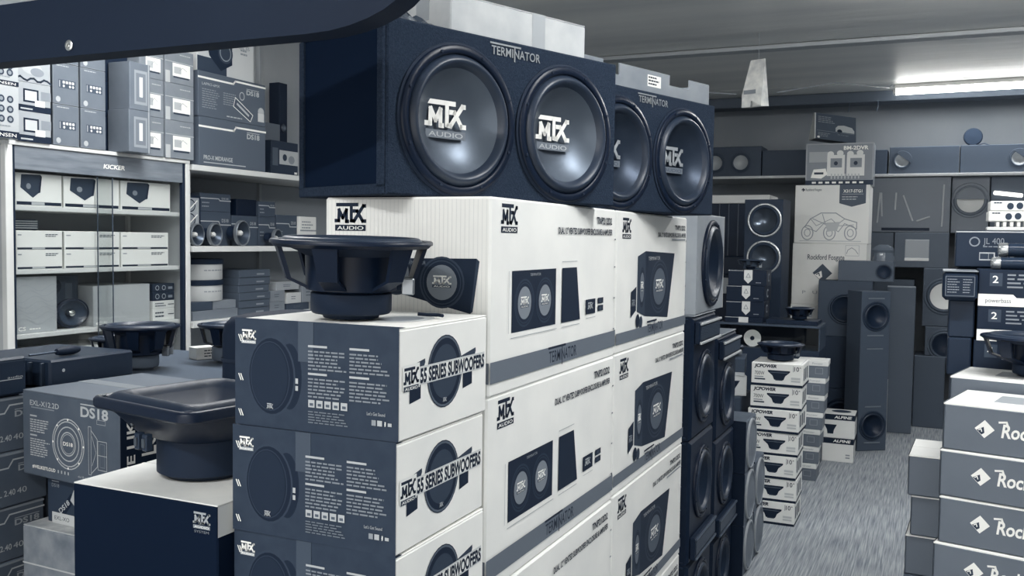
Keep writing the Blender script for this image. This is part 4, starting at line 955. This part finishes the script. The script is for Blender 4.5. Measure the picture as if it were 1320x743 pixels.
# ================================================================ glass counter with dark cartons
o = thing('glass_counter', 'dark counter with a clear glass upper front behind the aisle stacks', 'counter', (-1.0, 7.05, 0))
b = MB(); b.box(-.44, .28, -.20, .20, 0, .86, M(.10, .5), .004); b.build('body', o)
b = MB(); b.box(-.44, .28, -.20, .20, 1.020, 1.035, M(.22, .4), .003); b.build('top', o)
b = MB(); b.box(-.438, .278, -.2, -.194, .86, 1.02, GLASS); b.build('front_glass', o)
b = MB(); b.box(-.44, .28, .19, .2, .86, 1.02, M(.12, .4)); b.build('back', o)
for x in (-.44, .27):
    b = MB(); b.box(x, x + .01, -.19, .19, .86, 1.02, M(.2, .4)); b.build('side', o)
o = thing('disc', 'white oval disc with a dark centre standing in the glass counter', 'disc', (-1.20, 6.93, .8605), 0)
lathe_part('plate', o, [(.062, -.004), (.062, .004), (0, .006)], IVORY, 28, 'y', (0, 0, .062)); lathe_part('hub', o, [(.016, .006), (.012, .012), (0, .013)], INK, 16, 'y', (0, 0, .062))
EMB = M(.85, .4)
for lv in range(4):
    z = 1.0355 + (0 if lv == 0 else .04 + .1155 * (lv - 1)); h = .0395 if lv == 0 else .115
    o = carton('emblem_carton', 'black carton with a white hexagon emblem on the glass counter, %s' % ('flat lowest', 'third from the top', 'second from the top', 'topmost')[lv], 'box', (-1.265 + .004 * lv, 7.06, z), .275, .28, h, R_((0, 1, -1.5, 2)[lv]), M(.04, .4), 'black cartons with white emblems', chamf=.002)
    P = Print('F', .275, .28, h)
    if lv: P.poly([(.115, h), (.175, h), (.175, .045), (.145, .015), (.115, .045)], EMB); P.stroke([(.13, .06), (.145, .09), (.16, .06), (.13, .06)], .003, DGREY); P.rect(.0, h - .008, .11, .004, LGREY); P.lines(.2, .02, .05, 1, .01, .006, GREY, 3)
    else: P.rect(.10, 0, .07, h, EMB); P.rect(.0, h - .006, .1, .004, LGREY)
    P.build(o)
    if lv: P = Print('R', .275, .28, h); P.text('C', .10, .03, .06, LGREY, w=.06, bold=.02); P.build(o)
carton('emblem_carton', 'flat black carton with a white square under the small woofer', 'box', (-.925, 7.05, 1.0355), .36, .28, .03, 0, M(.05, .4), 'black cartons with white emblems')
loose_woofer('bare_woofer', 'small bare woofer on the flat black carton of the glass counter', (-.885, 7.03, 1.066), .105, .085, .3, arms=6, n=28)
b = MB()
loose_woofer('bare_woofer', 'small clear-rimmed driver on the topmost emblem carton', (-1.25, 7.05, 1.4225), .10, .07, .3, arms=5, mR=.35, n=28, mat=M(.2, .2))
# tall twin-woofer column behind
o = cabinet('column_speaker', 'tall dark speaker column with two chrome-ringed woofers', (-1.24, 7.70, 0), .30, .30, 1.965, R_(-3), [(0.01, 1.80, .135), (0.01, 1.505, .135)], M(.12, .5), vertical=True, n=40, rim=M(.75, .3, metal=.7), cone=M(.3, .22, metal=.6), depth=.3, sur=M(.15, .35))
# slatted cabinet with a pale top
o = thing('slatted_cabinet', 'dark slatted cabinet with a pale top against the back', 'cabinet', (-1.75, 8.75, 0))
b = MB(); b.box(-.45, .38, -.2, .25, 0, 1.975, M(.07, .5), .004); b.build('body', o)
b = MB(); b.box(-.46, .39, -.22, .26, 1.9755, 2.05, M(.85, .5), .004); b.build('top', o)
for i in range(9):
    b = MB(); b.box(-.40 + .085 * i, -.39 + .085 * i, -.215, -.2, 1.50, 1.97, M(.3, .4), .002); b.build('slat', o)
b = MB(); b.box(-.45, .38, -.24, -.2, 1.33, 1.50, M(.09, .4), .012); b.build('cushion', o)
b = MB(); b.box(-.45, .40, -.25, -.2, 1.02, 1.30, M(.62, .5), .004); b.build('pale_panel', o)
o = thing('poster_stand', 'black poster panel with two round white icons by the emblem cartons', 'sign', (-1.56, 7.35, 0)); b = MB(); b.box(-.10, .12, -.01, .01, .55, 1.22, M(.03, .4), .002); b.build('panel', o); b = MB(); b.box(-.09, .11, .01, .03, 0, 1.1, M(.3, .4)); b.build('stand', o); b = MB(); b.box(.12, .15, -.015, .015, 0, 1.24, M(.45, .4), .003); b.build('post', o)
P = Print('F', .22, .02, 1.22); P.ell(.05, 1.175, .022, .022, LGREY, 16); P.rect(.09, 1.155, .045, .045, LGREY); P.ell(.112, 1.177, .014, .014, INK, 12); P.build(o, 'icon_print')
# ================================================================ large white cartons, animal print carton and leaflet carton
def buggy(P, w, h):
    g = M(.55, .5)
    for x in (.18, .48, .76): P.ring(w * x, h * .18, w * .085, h * .13, .008, g, 18); P.ring(w * x, h * .18, w * .045, h * .07, .006, g, 14)
    P.stroke([(w * .14, h * .28), (w * .22, h * .42), (w * .36, h * .52), (w * .56, h * .52), (w * .68, h * .42), (w * .84, h * .36), (w * .84, h * .25)], .008, g); P.stroke([(w * .25, h * .42), (w * .40, h * .34), (w * .62, h * .36), (w * .68, h * .42)], .006, g); P.stroke([(w * .38, h * .5), (w * .42, h * .34)], .006, g); P.stroke([(w * .14, h * .28), (w * .3, h * .2), (w * .4, h * .34), (w * .6, h * .2), (w * .68, h * .34), (w * .84, h * .25)], .006, g); P.stroke([(w * .22, h * .42), (w * .3, h * .3), (w * .5, h * .42), (w * .6, h * .3), (w * .8, h * .32)], .005, g); P.poly([(w * .42, h * .34), (w * .62, h * .36), (w * .58, h * .22), (w * .45, h * .2)], M(.72, .5)); P.stroke([(w * .08, h * .04), (w * .9, h * .04)], .006, M(.7, .5))
def diamond(P, x, y, w, h, m, m2):
    P.poly([(x, y + h * .5), (x + w * .5, y), (x + w, y + h * .5), (x + w * .5, y + h)], m); P.poly([(x + w * .1, y + h * .42), (x + w * .45, y + h * .62), (x + w * .5, y + h * .3), (x + w * .35, y + h * .18)], m2); P.stroke([(x + w * .2, y + h * .42), (x + w * .32, y + h * .5), (x + w * .36, y + h * .36)], w * .05, m)
RW, RD = .60, .55; WB = M(.90, .55, var=.02, scale=3)
for i, (z0, z1) in enumerate(((0, .56), (.5605, 1.1), (1.1005, 1.625), (1.6255, 2.12))):
    lab = ('large plain white carton on the floor under the diamond carton', 'large plain white carton second from the floor behind the towers', 'large white carton with a grey diamond emblem behind the towers', 'large white carton with a pale buggy drawing')[i]
    o = carton('large_carton', lab, 'box', (-.83 + .004 * i, 8.335 + RD / 2, z0), RW, RD, z1 - z0, R_((1, 0, 0, 1)[i]), WB, 'large white cartons', flaps=WB)
    P = Print('F', RW, RD, z1 - z0)
    if i == 3:
        buggy(P, RW, (z1 - z0)); diamond(P, .05, .44, .03, .03, INK, LGREY); P.text('Rockford Fosgate', .085, .445, .022, INK2, w=.13); P.poly([(.36, .495), (.57, .495), (.57, .34), (.46, .31), (.36, .34)], DGREY); P.text('X317-STG1', .39, .43, .026, IVORY, w=.15, bold=.02); P.rect(.38, .415, .17, .003, LGREY); P.lines(.38, .39, .16, 2, .02, .007, LGREY, 3)
    elif i == 2:
        P.text('Rockford Fosgate', .125, .385, .045, INK2, w=.30, bold=.01); diamond(P, .17, .19, .16, .16, M(.25, .5), IVORY); P.text('P   U   N   C   H', .09, .09, .028, GREY, w=.42); P.frame(.43, .42, .11, .09, .003, M(.6, .5)); P.stroke([(.44, .44), (.45, .47), (.48, .49), (.51, .47), (.53, .44)], .005, GREY)
    P.build(o)
def animal(P, w, h):
    P.rect(0, 0, w, h, M(.55, .4)); P.rect(0, 0, w, h * .12, INK2); P.rect(w * .02, h * .13, w * .96, h * .84, M(.42, .4)); P.rect(w * .05, h * .55, w * .3, h * .25, M(.6, .5))
    for i in range(8): P.rect(w * (.1 + .1 * i), h * .04, w * .06, h * .045, IVORY)
    P.text('BM-2DVR', w * .56, h * .84, h * .09, IVORY, w=w * .36, bold=.03)
    for cx in (.45, .74):
        P.rect(w * (cx - .13), h * .22, w * .26, h * .5, M(.86, .5)); P.ell(w * (cx - .08), h * .74, w * .05, h * .07, M(.86, .5), 12); P.ell(w * (cx + .06), h * .76, w * .05, h * .07, M(.86, .5), 12); P.rect(w * (cx - .08), h * .42, w * .17, h * .22, GREY); P.ell(w * cx, h * .52, w * .03, h * .05, INK2, 10)
    P.poly([(w * .08, h * .18), (w * .12, h * .38), (w * .30, h * .40), (w * .33, h * .26), (w * .24, h * .16)], IVORY); P.rect(w * .13, h * .26, w * .14, h * .05, INK2)
    for i in range(9): P.rect(w * (.38 + .05 * i), h * .15, w * .02, h * .12, LGREY)
AW, AH = .545, .355
o = carton('monitor_carton', 'glossy carton with two pale hanging screens printed on it', 'box', (-.77, 8.53, 2.1210), AW, .30, AH, R_(1), M(.55, .35)); P = Print('F', AW, .30, AH); animal(P, AW, AH); P.build(o)
o = thing('leaflet_carton', 'dark wedge carton with a pale car picture leaning on the glossy carton', 'box', (-.86, 8.57, 2.500), R_(4)); o.rotation_euler = (0, R_(7), R_(22))
b = MB(); b.prism([(-.15, 0), (.03, 0), (.0, .235), (-.035, .235)], -.175, .17, M(.26, .5), 'x'); b.build('body', o)
b = MB(); b.prism([(-.152, -.0), (.032, 0), (.001, .236), (-.036, .236)], -.185, -.1755, M(.82, .5), 'x'); b.build('pale_edge', o)
sl = math.atan2(.115, .235)
P = Print('F', .345, 0, .26); P.O = Vector((-.175, -.1515, 0)); P.T = Vector((0, .115, .235)).normalized(); P.N = Vector((0, -.235, .115)).normalized()
P.lines(.02, .225, .15, 4, .018, .008, GREY, 3); P.poly([(.17, .13), (.19, .155), (.24, .165), (.31, .15), (.33, .12), (.33, .095), (.17, .095)], LGREY); P.ell(.205, .10, .022, .022, INK, 12); P.rect(.01, .085, .32, .003, GREY); P.lines(.02, .06, .12, 3, .015, .006, GREY, 5); P.text('Mi Garage', .19, .06, .012, GREY, w=.09); P.ell(.025, .02, .012, .01, IVORY, 10)
P.build(o)
# ================================================================ towers and lying boxes in the aisle background
TG_ = M(.25, .5)
o = cabinet('tower_speaker', 'grey cabinet with one round recess, behind the leaning tower', (-.66, 8.18, .86), .42, .24, .46, R_(0), [(.0, .23, .13)], M(.22, .5), n=36, rim=M(.18, .5), cone=M(.09, .5), depth=.3, screws=0)
o = cabinet('tower_speaker', 'dark cabinet under the cabinet with one round recess', (-.66, 8.18, .43), .40, .24, .429, 0, [], M(.12, .5))
o = cabinet('tower_speaker', 'low dark cabinet with a woofer on the floor behind the banded cartons', (-.66, 8.18, 0), .40, .24, .429, 0, [(0, .2, .15)], M(.12, .5), n=32, cone=M(.05, .4), screws=0)
o = cabinet('tower_speaker', 'tall dark tower turned sideways with two round woofers', (-.463, 7.85, 0), .25, .20, 1.255, R_(36), [(0, 1.06, .116), (0, .20, .116)], TG_, vertical=True, n=36, rim=M(.12, .4), cone=M(.05, .35), depth=.35, screws=0)
for z in (1.195, .905, .80, .345, .06):
    b = MB(); b.box(-.07, .07, -.104, -.1, z, z + .010, M(.4, .4), .001); b.build('trim_strip', o)
o = cabinet('tower_speaker', 'plain grey tower seen from its blank side', (-.255, 8.76, 0), .225, .28, 1.255, R_(2), [], M(.31, .5), n=12)
b = MB(); b.box(-.1125, .1125, -.14, .14, 1.255, 1.259, M(.45, .5)); b.build('top_plate', o)
b = MB(); b.box(-.385, -.33, 8.50, 8.56, 0, .47, M(.75, .5), .003); tag(b.build('pale_board', None), 'narrow pale board standing between the two towers', 'board')
o = cabinet('lying_speaker', 'grey speaker cabinet lying on top of the recess cabinet', (-.51, 8.18, 1.3205), .42, .24, .165, R_(0), [(.14, .08, .065)], M(.30, .5), n=32, rim=M(.25, .5), cone=M(.1, .5), screws=0)
b = MB(); vs = []
o = thing('plastic_film', 'crumpled clear plastic bag on the lying speaker', 'wrapping', (-.385, 8.19, 1.486), 0); o.scale = (.62, .62, .46); r2 = random.Random(9)
prof = [(.13, 0)] + [(.13 + r2.uniform(-.02, .015), .05 * i) for i in range(1, 6)] + [(.06, .29), (0, .30)]
b.lathe(prof, M(.35, .15), 14, 'z', (0, 0, 0), True); b.v = [(x * (1 + r2.uniform(-.12, .12)), y * .7, z) for x, y, z in b.v]; b.build('film', o, 20)
# ================================================================ back wall: shelf with enclosures, speakers below
b = MB(); b.box(-2.9, 2.4, 9.10, 9.945, 2.235, 2.26, M(.7, .35), .003); tag(b.build('wall_shelf', None), 'long pale-edged shelf along the back wall', 'shelf')
def half_shade(o, cx, cz, y, R, m, a0, a1):  # dark part-disc standing in for the shade across a cone
    b = MB(); b.prism([(cx + R * math.cos(a0 + (a1 - a0) * i / 14), cz + R * math.sin(a0 + (a1 - a0) * i / 14)) for i in range(15)], y - .012, y - .002, m, 'y'); b.build('half_shade', o, 30)
for (x0, x1, hz, ws, lab, t, nn) in ((-2.45, -1.56, .295, [(.0, .14, .10), (.25, .14, .10)], 'grey twin-cone enclosure at the left of the wall shelf', .2, 0), (-1.55, -.62, .25, [], 'long plain dark enclosure behind the animal carton on the wall shelf', .2, 0), (-.60, -.43, .23, [], 'short dark enclosure beside the glossy carton on the wall shelf', .2, 0), (-.41, .165, .25, [(-.18, .13, .085)], 'grey enclosure with one pale cone, middle of the wall shelf', .24, 0), (.175, .90, .25, [(.10, .13, .085)], 'grey enclosure with one pale cone at the right of the wall shelf', .24, 0), (.91, 1.6, .25, [], 'plain grey enclosure farthest right on the wall shelf', .24, 0)):
    o = cabinet('shelf_enclosure', lab.replace('animal carton', 'stacked white cartons'), ((x0 + x1) / 2, 9.40, 2.2605), x1 - x0, .36, hz, 0, ws, M(t, .5), group='enclosures on the wall shelf', n=32, rim=M(t, .5), sur=M(t, .5), cone=M(.62, .4), depth=.35, screws=0)
    if len(ws) == 1: half_shade(o, ws[0][0], ws[0][1], -.18, .08, M(t, .5), -.35, 2.2)
o = thing('wall_fan', 'small round dark device with a cord on the shelf enclosures', 'device', (.275, 9.40, 2.511)); b = MB(); b.lathe([(0, -.02), (.075, -.02), (.08, 0), (.07, .02), (0, .025)], M(.14, .8, spec=.1), 24, 'y', (0, 0, .09)); b.build('head', o); b = MB(); b.box(-.03, .03, -.02, .03, 0, .02, M(.3, .5), .004); b.build('foot', o); b = MB(); b.tube([(.03, 0, .015), (.09, -.02, .03), (.14, 0, .012), (.2, .02, .006)], .006, M(.25, .5)); b.build('cord', o)
WD = M(.32, .5); WD2 = M(.28, .5); WD3 = M(.38, .5)
def wcab(label, x0, x1, z0, z1, ws=(), m=WD, y=9.45, d=.40, cone=M(.7, .4), **k):
    return cabinet('wall_speaker', label, ((x0 + x1) / 2, y, z0), x1 - x0 - .004, d, z1 - z0 - .002, 0, ws, m, group='speakers along the back wall', n=32, screws=0, rim=m, sur=m, cone=cone, **k)
wcab('dark cabinet low on the back wall beside the plain tower', -.14, .115, 0, .64, [], WD2, 9.2)
P_ = wcab('dark cabinet with a large half-hidden woofer above the low one', -.06, .26, .64, .90, [(0, .10, .14)], WD2, 9.25, cone=M(.06, .5))
wcab('dark cabinet with a bright round dome on the back wall', -.09, .26, .90, 1.42, [(.0, .27, .165)], WD2, 9.28, cone=M(.9, .4), depth=.12)
o = wcab('dark cabinet with a lit square port drawn pale on the back wall', -.34, .11, 1.42, 1.735, [], WD, 9.30)
b = MB(); b.box(-.135, .065, -.207, -.2, .06, .25, M(.55, .4), .004); q = b.build('lit_port_plate', o); b = MB(); b.box(-.135, .065, -.211, -.207, .06, .085, M(.85, .4), .001); b.build('lower_lip', q)  # lit port drawn as a pale plate, its light put into the colour
wcab('dark cabinet below the film-wrapped one, left on the back wall', -.62, -.345, 1.31, 1.735, [], WD, 9.36)
o = wcab('film-wrapped dark cabinet on the back wall', -.62, .11, 1.736, 2.234, [], WD3, 9.36)
for i, (x, z, ln, rz_) in enumerate(((-.24, .08, .28, 4), (-.20, .14, .22, -3), (-.09, .2, .16, 2), (.06, .10, .25, -20), (.09, .10, .12, 70), (.30, .05, .38, 1), (-.3, .2, .2, 0))):
    b = MB(); T = Matrix.Translation((x, -.202, z)) @ Matrix.Rotation(R_(rz_), 4, 'Y'); b.box(-.008, .008, -.008, .002, 0, ln, M(.62, .15), .004, T); b.build('film_fold', o)
b = MB(); b.box(-.2, .2, -.208, -.2, .015, .04, M(.06, .5), .002); b.build('slot', o)
o = wcab('dark cabinet with a pale bowl cone near the right edge', .115, .42, 1.735, 2.234, [(.0, .29, .155)], WD3, 9.42, cone=M(.85, .45), depth=.3); half_shade(o, 0, .30, -.2, .14, WD3, 0, PI)
wcab('dark cabinet with a short white bar at the right edge', .425, .90, 1.60, 2.234, [], WD, 9.42)
wcab('dark cabinet under the pale bowl cone cabinet', .265, .62, .90, 1.733, [], WD2, 9.42); wcab('dark cabinet at the right end of the back wall', .63, 1.1, 0, 1.58, [], WD2, 9.42); wcab('dark cabinet on the floor under the wide cabinets', .27, .62, 0, .898, [], WD2, 9.42)
wcab('dark cabinet on the floor behind the plain tower', -.62, -.16, 0, 1.306, [], WD2, 9.42)
o = thing('glow_bar', 'short white glowing bar on the cabinet at the right edge', 'light', (.56, 9.19, 2.075)); b = MB(); T = Matrix.Rotation(R_(7), 4, 'Y'); b.box(-.115, .115, -.012, .012, -.018, .018, M(.95, .4, emit=1.2), .008, T); b.build('tube', o); b = MB(); b.box(-.02, .02, .012, .028, -.01, .01, M(.4, .4)); b.build('bracket', o)  # short bar with its own glow, marking a bright white streak
# ================================================================ hanging card wedge, wires
o = thing('hanging_card', 'pale folded card wedge hanging on a wire below the ceiling', 'sign', (-1.15, 6.5, 2.54), R_(-20))
HC = M(.86, .6, var=.10, scale=16)
b = MB(); vs = [(-.075, -.05, 0), (-.006, -.05, 0), (.006, -.05, 0), (.075, -.05, 0), (-.075, -.05, .085), (.075, -.05, .085), (-.075, .05, .01), (.075, .05, .01), (-.060, .03, .33), (.05, .03, .33), (-.006, -.05, .04), (.006, -.05, .04)]
b.mesh(vs, [(0, 1, 10, 11, 2, 3, 5, 4), (4, 5, 9, 8), (3, 7, 9, 5), (0, 4, 8, 6), (6, 8, 9, 7), (0, 6, 7, 3, 2, 11, 10, 1)], HC); b.build('card', o, 0)
b = MB(); b.box(-.06, .03, -.052, -.050, .088, .115, M(.5, .6)); q = b.build('grey_strip', o); 
b = MB(); b.tube([(0, .03, .33), (0, .03, CEIL - 2.54)], .0015, M(.6, .5), 6); b.build('thread', o)
def wire(label, pts, r=.004): b = MB(); b.tube(pts, r, M(.5, .5), 6); tag(b.build('wire', None), label, 'cable', 'wires under the ceiling')
wire('thin pale wire strung from the card wedge leftwards', [(-2.4, 6.3, 3.049), (-2.2, 6.35, 2.74), (-1.6, 6.4, 2.66), (-1.27, 6.45, 2.63)], .003)
wire('thin pale wire strung from the card wedge to the far batten', [(-1.03, 6.66, 2.66), (-.75, 7.6, 2.86), (-.42, 8.9, 3.0), (-.4, 9.0, 3.04)])
wire('short dark wire drooping from the ceiling above the near enclosure', [(-2.1, 4.2, 3.04), (-1.9, 4.5, 2.96), (-1.6, 4.8, 2.97), (-1.4, 5.2, 3.045)])
for i, x in enumerate((-.78, -.53)):
    b = MB(); b.tube([(x, 9.33, CEIL - .10), (x, 9.33, CEIL - .15), (x - .01, 9.33, CEIL - .19)], .006, M(.25, .5), 6); tag(b.build('hook', None), 'small wire hook hanging from the soffit, the %s one' % ('left', 'right')[i], 'hook')
# ================================================================ right foreground: grey flat cartons
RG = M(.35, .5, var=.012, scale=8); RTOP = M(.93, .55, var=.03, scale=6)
KW, KD, KH = .46, .27, .1215
def flat_carton(label, corner, rz, W_, D_, H_, group, z):
    a = Vector((math.cos(rz), math.sin(rz), 0)); bb = Vector((-math.sin(rz), math.cos(rz), 0)); c = Vector((corner[0], corner[1], z)) + a * W_ / 2 + bb * D_ / 2
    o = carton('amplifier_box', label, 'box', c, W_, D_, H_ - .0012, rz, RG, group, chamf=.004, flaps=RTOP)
    P = Print('F', W_, D_, H_); big = W_ > .3
    if big: diamond(P, .074, .040, .046, .046, IVORY, INK2)
    if big: P.text('Rockford', .135, .047, .034, IVORY, w=.135, bold=.025, shear=.12); P.stroke([(.130, .084), (.146, .086), (.151, .070)], .005, IVORY); P.text('fosgate', .278, .047, .034, IVORY, w=.125, bold=.025, shear=.12)
    P.rect(0, H_ - .006, W_, .004, IVORY); P.build(o)
    P = Print('L', W_, D_, H_); P.rect(0, 0, D_, H_, RG); P.rect(0, H_ - .008, D_, .006, IVORY); P.rect(D_ - .010, 0, .006, H_, IVORY); P.build(o, 'end_print')
    if big: b = MB(); b.box(-W_ / 2 + .1, W_ / 2 - .05, -D_ / 2 + .09, D_ / 2 - .06, H_ - .0012, H_ - .0006, M(.6, .5), 0); b.build('top_window', o)
    return o
RN = ['topmost', 'second from the top', 'third from the top', 'fourth from the top', 'lowest one']
for lv in range(5):
    z = 1.218 - KH * (lv + 1)
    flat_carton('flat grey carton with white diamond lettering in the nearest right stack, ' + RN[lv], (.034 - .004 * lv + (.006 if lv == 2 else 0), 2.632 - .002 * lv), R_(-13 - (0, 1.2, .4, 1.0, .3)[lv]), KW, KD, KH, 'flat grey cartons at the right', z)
def turned_box(name, label, cat, corner, rz, W_, D_, z0, z1, m):
    a = Vector((math.cos(rz), math.sin(rz), 0)); bb = Vector((-math.sin(rz), math.cos(rz), 0)); c = Vector((corner[0], corner[1], z0)) + a * W_ / 2 + bb * D_ / 2
    b = MB(); b.box(-W_ / 2, W_ / 2, -D_ / 2, D_ / 2, 0, z1 - z0, m, .005); o = tag(b.build(name, None), label, cat); o.location = c; o.rotation_euler = (0, 0, rz); return o
turned_box('low_cupboard', 'low grey cupboard under the nearest right stack of flat cartons', 'cupboard', (.03, 2.632), R_(-13), .46, .56, 0, .608, M(.3, .6))
turned_box('plain_carton', 'plain grey carton under the pale-topped flat carton at the right', 'box', (.10, 2.936), R_(-13), .40, .23, .6085, 1.1235, M(.35, .6))
flat_carton('flat grey carton with a pale top behind the nearest right stack', (.052, 2.935, 0), R_(-13), .46, .26, .125, 'flat grey cartons at the right', 1.124)
b = MB(); b.box(.165, .60, 3.205, 3.40, 0, 1.215, M(.28, .6), .006); tag(b.build('tall_cupboard', None), 'tall dark cupboard carrying the amplifier cartons at the right', 'cupboard')
for lv, (z0, h, dx) in enumerate(((.86, .126, -.018), (.735, .1245, .0), (.61, .1245, -.02))):
    flat_carton('flat grey carton at the aisle edge, %s of the low stack' % ('topmost', 'second from the top', 'third from the top')[lv], (-.045 + dx * .6 + .004, 3.05 + .01 * lv), R_(-3), .13, .26, h, 'flat grey cartons by the aisle', z0)
b = MB(); b.box(-.055, .094, 3.055, 3.33, 0, .609, M(.3, .6), .004); tag(b.build('plain_carton', None), 'plain grey carton on the floor under the low aisle-edge stack', 'box')
# powerbass-like cartons, amplifiers and capacitors on the tall cupboard
def pbox(label, z, h, num, W_=.36, x=.125, y=3.205, stripe=True):
    o = carton('amplifier_carton', label, 'box', (x + W_ / 2, y + .1, z), W_, .2, h, 0, M(.06, .4), 'black amplifier cartons at the right', chamf=.002)
    P = Print('F', W_, .2, h)
    P.rect(.03, h * .55, .035, h * .36, M(.2, .4)); P.text(num, .038, h * .64, h * .2, IVORY, w=.016, bold=.01); P.lines(.078, h * .84, .26, 4, h * .11, h * .045, GREY, 7)
    if stripe: P.poly([(0, 0), (W_, 0), (W_, h * .20), (.105, h * .24), (.095, h * .33), (0, h * .33)], IVORY); P.text('powerbass', .02, h * .10, h * .12, INK2, w=.07); 
    P.build(o); return o
pbox('black carton numbered 4, lowest at the right edge', 1.2155, .113, '4', x=.118, stripe=False); pbox('black carton with white base stripe numbered 2, lower one', 1.329, .107, '2'); pbox('black carton with white base stripe numbered 2, upper one', 1.4365, .112, '2')
def mini_amp(label, c, W_, D_, H_):
    o = thing('amplifier', label, 'amplifier', c, 0); b = MB(); b.box(-W_ / 2, W_ / 2, -D_ / 2, D_ / 2, 0, H_, M(.07, .35), .01); b.build('housing', o)
    P = Print('F', W_, D_, H_); P.frame(W_ * .08, H_ * .15, W_ * .84, H_ * .7, .002, M(.35, .4)); P.lines(W_ * .14, H_ * .72, W_ * .35, 6, H_ * .09, H_ * .03, GREY, 4); P.lines(W_ * .58, H_ * .72, W_ * .28, 6, H_ * .09, H_ * .03, GREY, 5); P.build(o, 'printed_plate')
    b = MB(); b.box(-W_ / 2, W_ / 2, -D_ / 2 - .002, D_ / 2, H_, H_ + .004, M(.5, .3), .001); b.build('top_edge', o); return o
mini_amp('small black amplifier with a printed end plate jutting left', (.073, 3.27, 1.452), .098, .2, .088)
b = MB(); b.box(.055, .112, 3.205, 3.33, .9875, 1.2145, M(.10, .4), .004); tag(b.build('dark_carton', None), 'dark carton standing on the low aisle-edge stack', 'box')
b = MB(); b.box(.045, .112, 3.21, 3.36, 1.2155, 1.333, M(.08, .4), .004); tag(b.build('dark_carton', None), 'dark carton beside the carton numbered 4', 'box'); b = MB(); b.box(.045, .118, 3.22, 3.39, 1.3335, 1.451, M(.10, .4), .004); tag(b.build('dark_carton', None), 'dark carton under the small black amplifier', 'box')
for i, (z, r_, y) in enumerate(((1.568, .019, 3.24), (1.609, .0215, 3.27))):
    o = thing('capacitor', '%s shiny black cylinder capacitor lying on the striped cartons' % ('front lower', 'rear upper')[i], 'capacitor', (.16 + .02 * i, y, z + (0 if i == 0 else .0)), 0, 'capacitors')
    lathe_part('body', o, [(r_ * .9, .02), (r_, .03), (r_, .3)], M(.10, .15), 24, 'x', closed=True); lathe_part('end_cap', o, [(0, -.004), (r_ * .8, -.002), (r_ * 1.04, .004), (r_ * 1.04, .024), (r_ * .9, .026)], M(.7, .25, metal=.8), 24, 'x')
o = carton('wide_carton', 'wide black carton with a ring emblem and two white barcode labels', 'box', (.27, 3.46, 1.552), .42, .18, .118, 0, M(.09, .4)); P = Print('F', .42, .18, .118); P.ring(.055, .082, .016, .016, .004, GREY, 16); P.text('JL 400', .08, .075, .02, GREY, w=.06); P.lines(.08, .065, .09, 1, .01, .003, GREY, 3); P.rect(.07, .022, .045, .026, LGREY); P.lines(.072, .026, .04, 1, .01, .018, INK2, 2); P.rect(.125, .022, .045, .026, LGREY); P.lines(.127, .026, .04, 1, .01, .018, INK2, 3); P.rect(0, .112, .42, .004, LGREY); P.build(o)
b = MB(); b.box(.07, .50, 3.41, 3.56, 0, 1.5515, M(.12, .5), .005); tag(b.build('dark_pillar', None), 'dark display pillar behind the amplifier cartons', 'pillar')
o = thing('heatsink', 'ribbed chrome heatsink on the wide black carton', 'heatsink', (.26, 3.43, 1.6705)); b = MB(); b.box(-.11, .16, -.03, .06, 0, .012, M(.85, .4), .002); b.build('base', o)
for i in range(12):
    b = MB(); b.box(-.085 + .02 * i, -.073 + .02 * i, -.028, .05, .012, .03, CHROME, .002); b.build('rib', o)
for i, z in enumerate((1.7010, 1.7345)):
    o = carton('small_carton', 'small white carton with two dark ovals printed, %s at the right edge' % ('lower', 'upper')[i], 'box', (.215 + .004 * i, 3.46, z), .125, .08, .033, R_(3), M(.9, .5), 'small white cartons at the right'); P = Print('F', .125, .08, .033); P.ell(.058, .016, .010, .011, INK2, 12); P.ell(.085, .017, .010, .011, INK2, 12); P.lines(.01, .025, .03, 1, .01, .004, INK2, 3); P.rect(.102, .006, .016, .008, GREY); P.build(o)
loose_woofer('bare_woofer', 'open-basket bare woofer at the right edge on the flat grey carton', (.262, 3.03, 1.2495), .135, .115, .35, arms=6, mR=.36, mH=.3, boot=.34, n=36)

o = thing('hanging_sheet', 'white folded sheet hanging at the top edge above the long flat carton', 'sign', (-1.25, 2.95, 2.452), R_(30))
b = MB(); b.mesh([(-.07, 0, .0), (.06, 0, .03), (.07, 0, .20), (-.06, 0, .20), (-.07, .004, .0), (.06, .004, .03), (.07, .004, .20), (-.06, .004, .20)], [(0, 1, 2, 3), (7, 6, 5, 4), (0, 4, 5, 1), (1, 5, 6, 2), (2, 6, 7, 3), (3, 7, 4, 0)], WHITE); b.build('sheet', o, 0)
b = MB(); b.tube([(0, .002, .20), (0, .002, CEIL - 2.452)], .0015, M(.6, .5), 6); b.build('thread', o)
